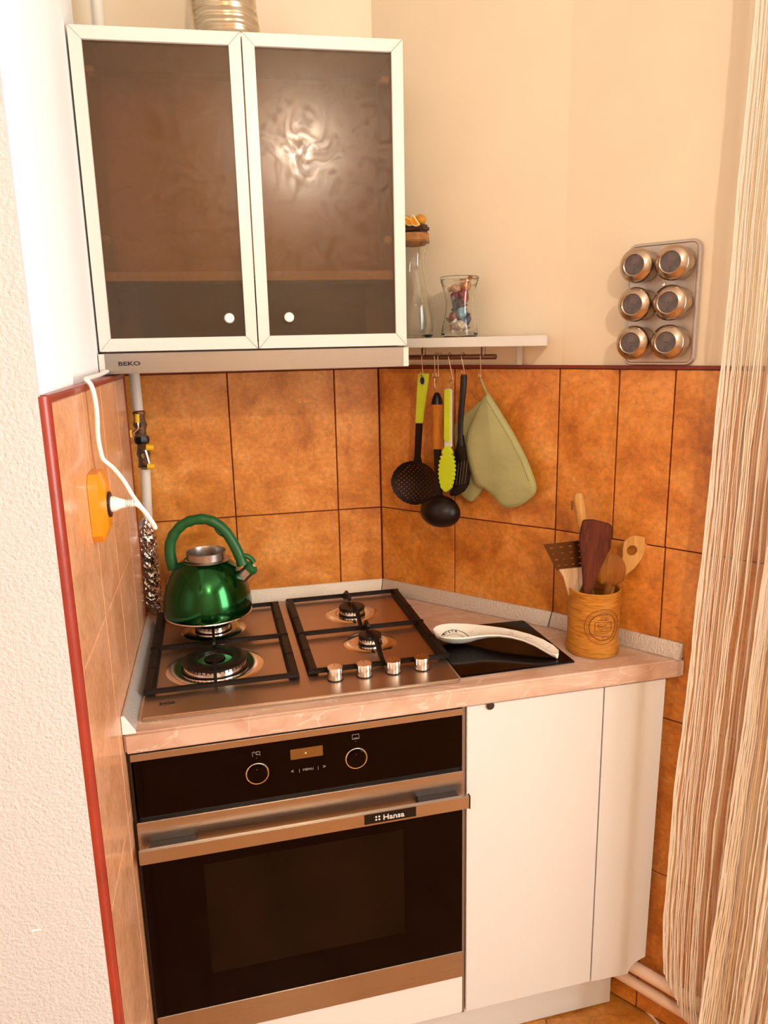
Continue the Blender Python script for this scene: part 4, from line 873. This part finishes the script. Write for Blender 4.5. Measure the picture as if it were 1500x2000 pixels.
for nm_, col, dx, dy, dzz, ang, lab in CND:
    dx *= .82; dy *= .82; col = tuple(c*.8 for c in col)
    cx, cy, cz = JC[0]+dx, JC[1]+dy, zs+.008+dzz
    t = thing('candy', lab, 'sweet', OB, (cx, cy, cz-.008), 'wrapped sweets in the glass jar')
    a = math.radians(ang); d = Vector((math.cos(a), 0, math.sin(a))); g = G(); c = Vector((cx, cy, cz))
    mt = mat(nm_+'_wrapper', col, .25, .25, bump=.8, bscale=200, var=.35, vscale=160)
    g.lathe([(.0018, -.0125), (.0075, -.0100), (.0105, -.004), (.0108, .003), (.0082, .0095), (.0018, .0125)], c, 12, d); g.build('wrapper', mt, t)
    g = G()
    for sg in (-1, 1): g.lathe([(.0018, .0122*sg), (.0055, .0150*sg), (.0078, .0180*sg)], c, 9, d, cap=False)
    for k, v in enumerate(g.bm.verts): v.co += Vector((random.uniform(-.0006, .0006), random.uniform(-.0006, .0006), random.uniform(-.0006, .0006)))
    g.build('twist', mt, t, smooth=False)
    if nm_ == 'cream':
        g = G(); g.text('TOFFI', .0060, cx-.008, cz+.001, cy-.0080, 1, bold=.0003); g.build('lettering', 'print_black', t)

# ------------------------------------------------------------------ spice rack
t = thing('spice_rack', 'grey steel magnetic plate for spice tins screwed above the tiles at right', 'rack', RI, (.208, 0, 1.4555))
def rrect(x0, x1, z0_, z1_, r, n=5):
    out = []
    for cx, cz, a in ((x1-r, z1_-r, 0), (x0+r, z1_-r, PI/2), (x0+r, z0_+r, PI), (x1-r, z0_+r, 1.5*PI)):
        out += [(cx+r*math.cos(a+PI/2*k/n), cz+r*math.sin(a+PI/2*k/n)) for k in range(n+1)]
    return out
G().loft([[(p[0], y, p[1]) for p in rrect(.1400+i, .2760-i, 1.4560+i, 1.6790-i, .016-i)] for y, i in ((.004, 0), (-.006, 0), (-.0085, .0015), (-.0085, .0045), (-.0065, .006))]).build('plate', 'rack', t)
G().lathe([(.0035, 0), (.003, .0015), (.001, .0018)], (.212, -.0066, 1.6030), 12, (0, -1, 0)).build('screw', 'polished', t)
names = {(0, 2): 'top left', (1, 2): 'top right', (0, 1): 'middle left', (1, 1): 'middle right', (0, 0): 'bottom left', (1, 0): 'bottom right'}
for i in (0, 1):
    for j in (0, 1, 2):
        s = .1740+.0665*i; z = 1.4985+.0695*j
        t = thing('spice_tin', 'round steel spice tin with window lid, %s on the rack' % names[(i, j)], 'spice tin', RI, (s, -.007, z), 'spice tins on the magnetic rack')
        G().lathe([(.001, .0008), (.0265, .0008), (.0290, .003), (.0290, .028), (.0300, .029), (.0300, .030), (.0286, .0305)], (s, -.007, z), 40, (0, -1, 0), cap=False).build('tin', 'spice', t)
        ld = G().lathe([(.0305, .0300), (.0312, .0315), (.0312, .0400), (.0295, .0430), (.0210, .0500), (.0195, .0506), (.0180, .0495), (.0178, .0470)], (s, -.007, z), 44, (0, -1, 0), cap=False).build('lid', 'spice', t)
        G().lathe([(.001, .0475), (.0180, .0475), (.0180, .0482), (.001, .0482)], (s, -.007, z), 32, (0, -1, 0), cap=False).build('window', 'lens', ld)
        G().lathe([(.001, .030), (.0282, .030), (.0282, .036), (.0175, .0425), (.001, .043)], (s, -.007, z), 24, (0, -1, 0), cap=False).build('spice', 'spice_dark', t)

# ------------------------------------------------------------------ heating pipes, floor cable
def pipe(a, b, r, lab):
    tag(G().tube([a, tuple((Vector(a)+Vector(b))/2), b], r, 20).build('heating_pipe', 'pipe_w', fr=W, smooth=True, off=a), lab, 'pipe', 'heating pipes along the right wall')
a = Vector((1.1560, -.5440, .1360)); b = a+eb*.90; b.z = .092; pipe(tuple(a), tuple(b), .0135, 'upper heating pipe leaving the notch of the white cabinet')
a = Vector((1.1420, -.5240, .0960)); b = a+eb*.93; b.z = .046; pipe(tuple(a), tuple(b), .0120, 'lower heating pipe running along the right wall near the floor')
tag(G().tube(spl([(1.1840, -.4920, .004), (1.1960, -.5250, .004), (1.2070, -.5560, .004), (1.2130, -.5900, .004), (1.2200, -.6400, .004), (1.2900, -.75, .004)]), .0035, 8).build('floor_cable', 'pipe_w', fr=W, off=(1.2, -.55, 0)), 'thin beige cable lying on the floor below the heating pipes', 'cable')

# ------------------------------------------------------------------ curtain
t = thing('curtain', 'sheer cream curtain with vertical yarns hanging against the right wall', 'curtain', RI, (.55, -.09, .12))
def interp(tab, x):
    for (a, b), (c, d) in zip(tab, tab[1:]):
        if x <= c: return b+(d-b)*max(0, (x-a))/(c-a)
    return tab[-1][1]
E1 = [(.10, .3300), (.18, .3195), (.35, .3120), (.60, .3140), (1.0, .3265), (1.45, .3370), (2.02, .3480), (2.78, .356)]
E2 = [(.05, .4100), (.60, .4310), (1.08, .4480), (1.6, .475), (2.78, .50)]
def panel(edge, s1_, off, amp, wl, hem, nu, nv, ph, ztop=2.76):
    def P(u, v):
        z = hem(u)+(ztop-hem(u))*v; s0 = interp(edge, z); s = s0+(s1_-s0)*u
        y = -off-amp*math.sin((s-.3)/wl*2*PI+ph+.35*math.sin(z*2.2))*(.75+.35*math.sin(z*1.1+1))-.006*math.sin(z*3+s*20)*.4
        return (s+.0022*math.sin(z*17+u*9)*(.3 if u > 0 else .5), y, z)
    return P
h1 = lambda u: .120+.085*max(0, 1-u/.10)**2
h2 = lambda u: .045
E1 = [(a, b+.005) for a, b in E1]
PA = panel(E1, .78, .068, .009, .085, h1, 0, 0, 1.2); PB = panel(E2, .98, .110, .012, .110, h2, 0, 0, 2.4)
def sheet(P, nu, nv, name):
    vs = [P(i/nu, j/nv) for j in range(nv+1) for i in range(nu+1)]
    fs = [(j*(nu+1)+i, j*(nu+1)+i+1, (j+1)*(nu+1)+i+1, (j+1)*(nu+1)+i) for j in range(nv) for i in range(nu)]
    g = G(); g.verts(vs, fs); bm = g.bm; bm.verts.ensure_lookup_table(); uvl = bm.loops.layers.uv.new('UVMap')
    for f in bm.faces:
        for l in f.loops:
            k = l.vert.index if l.vert.index >= 0 else 0
    bm.verts.index_update()
    for f in bm.faces:
        for l in f.loops: k = l.vert.index; l[uvl].uv = ((k % (nu+1))/nu*.62, (k//(nu+1))/nv*2.4)
    return g.build(name, 'curtain', t)
for nm_, P, hw in (('curtain_panel', PA, .6), ('curtain_panel', PB, .6)):
    pn = sheet(P, 90, 90, nm_)
    for m_, cnt, rr in (('yarn_w', 60, .00085), ('yarn_g', 26, .0007), ('yarn_b', 7, .0005)):
        g = G()
        for k in range(cnt):
            u0 = (random.random()**1.7)*.75 if m_ != 'yarn_b' else (.045, .10, .17, .26, .37, .5, .64)[k]; r0 = rr*random.uniform(.7, 1.7) if m_ != 'yarn_b' else rr*.8; ph = random.random()*6
            pts = []
            for j in range(111):
                v = j/110; u = min(1, max(0, u0+.0016*math.sin(v*90+ph)+.0012*random.uniform(-1, 1))); p = P(u, v); pts.append((p[0], p[1]-.0012, p[2]))
            g.tube(pts, r0, 4, False)
        o = g.build('yarn', m_, pn); o['kind'] = 'stuff'
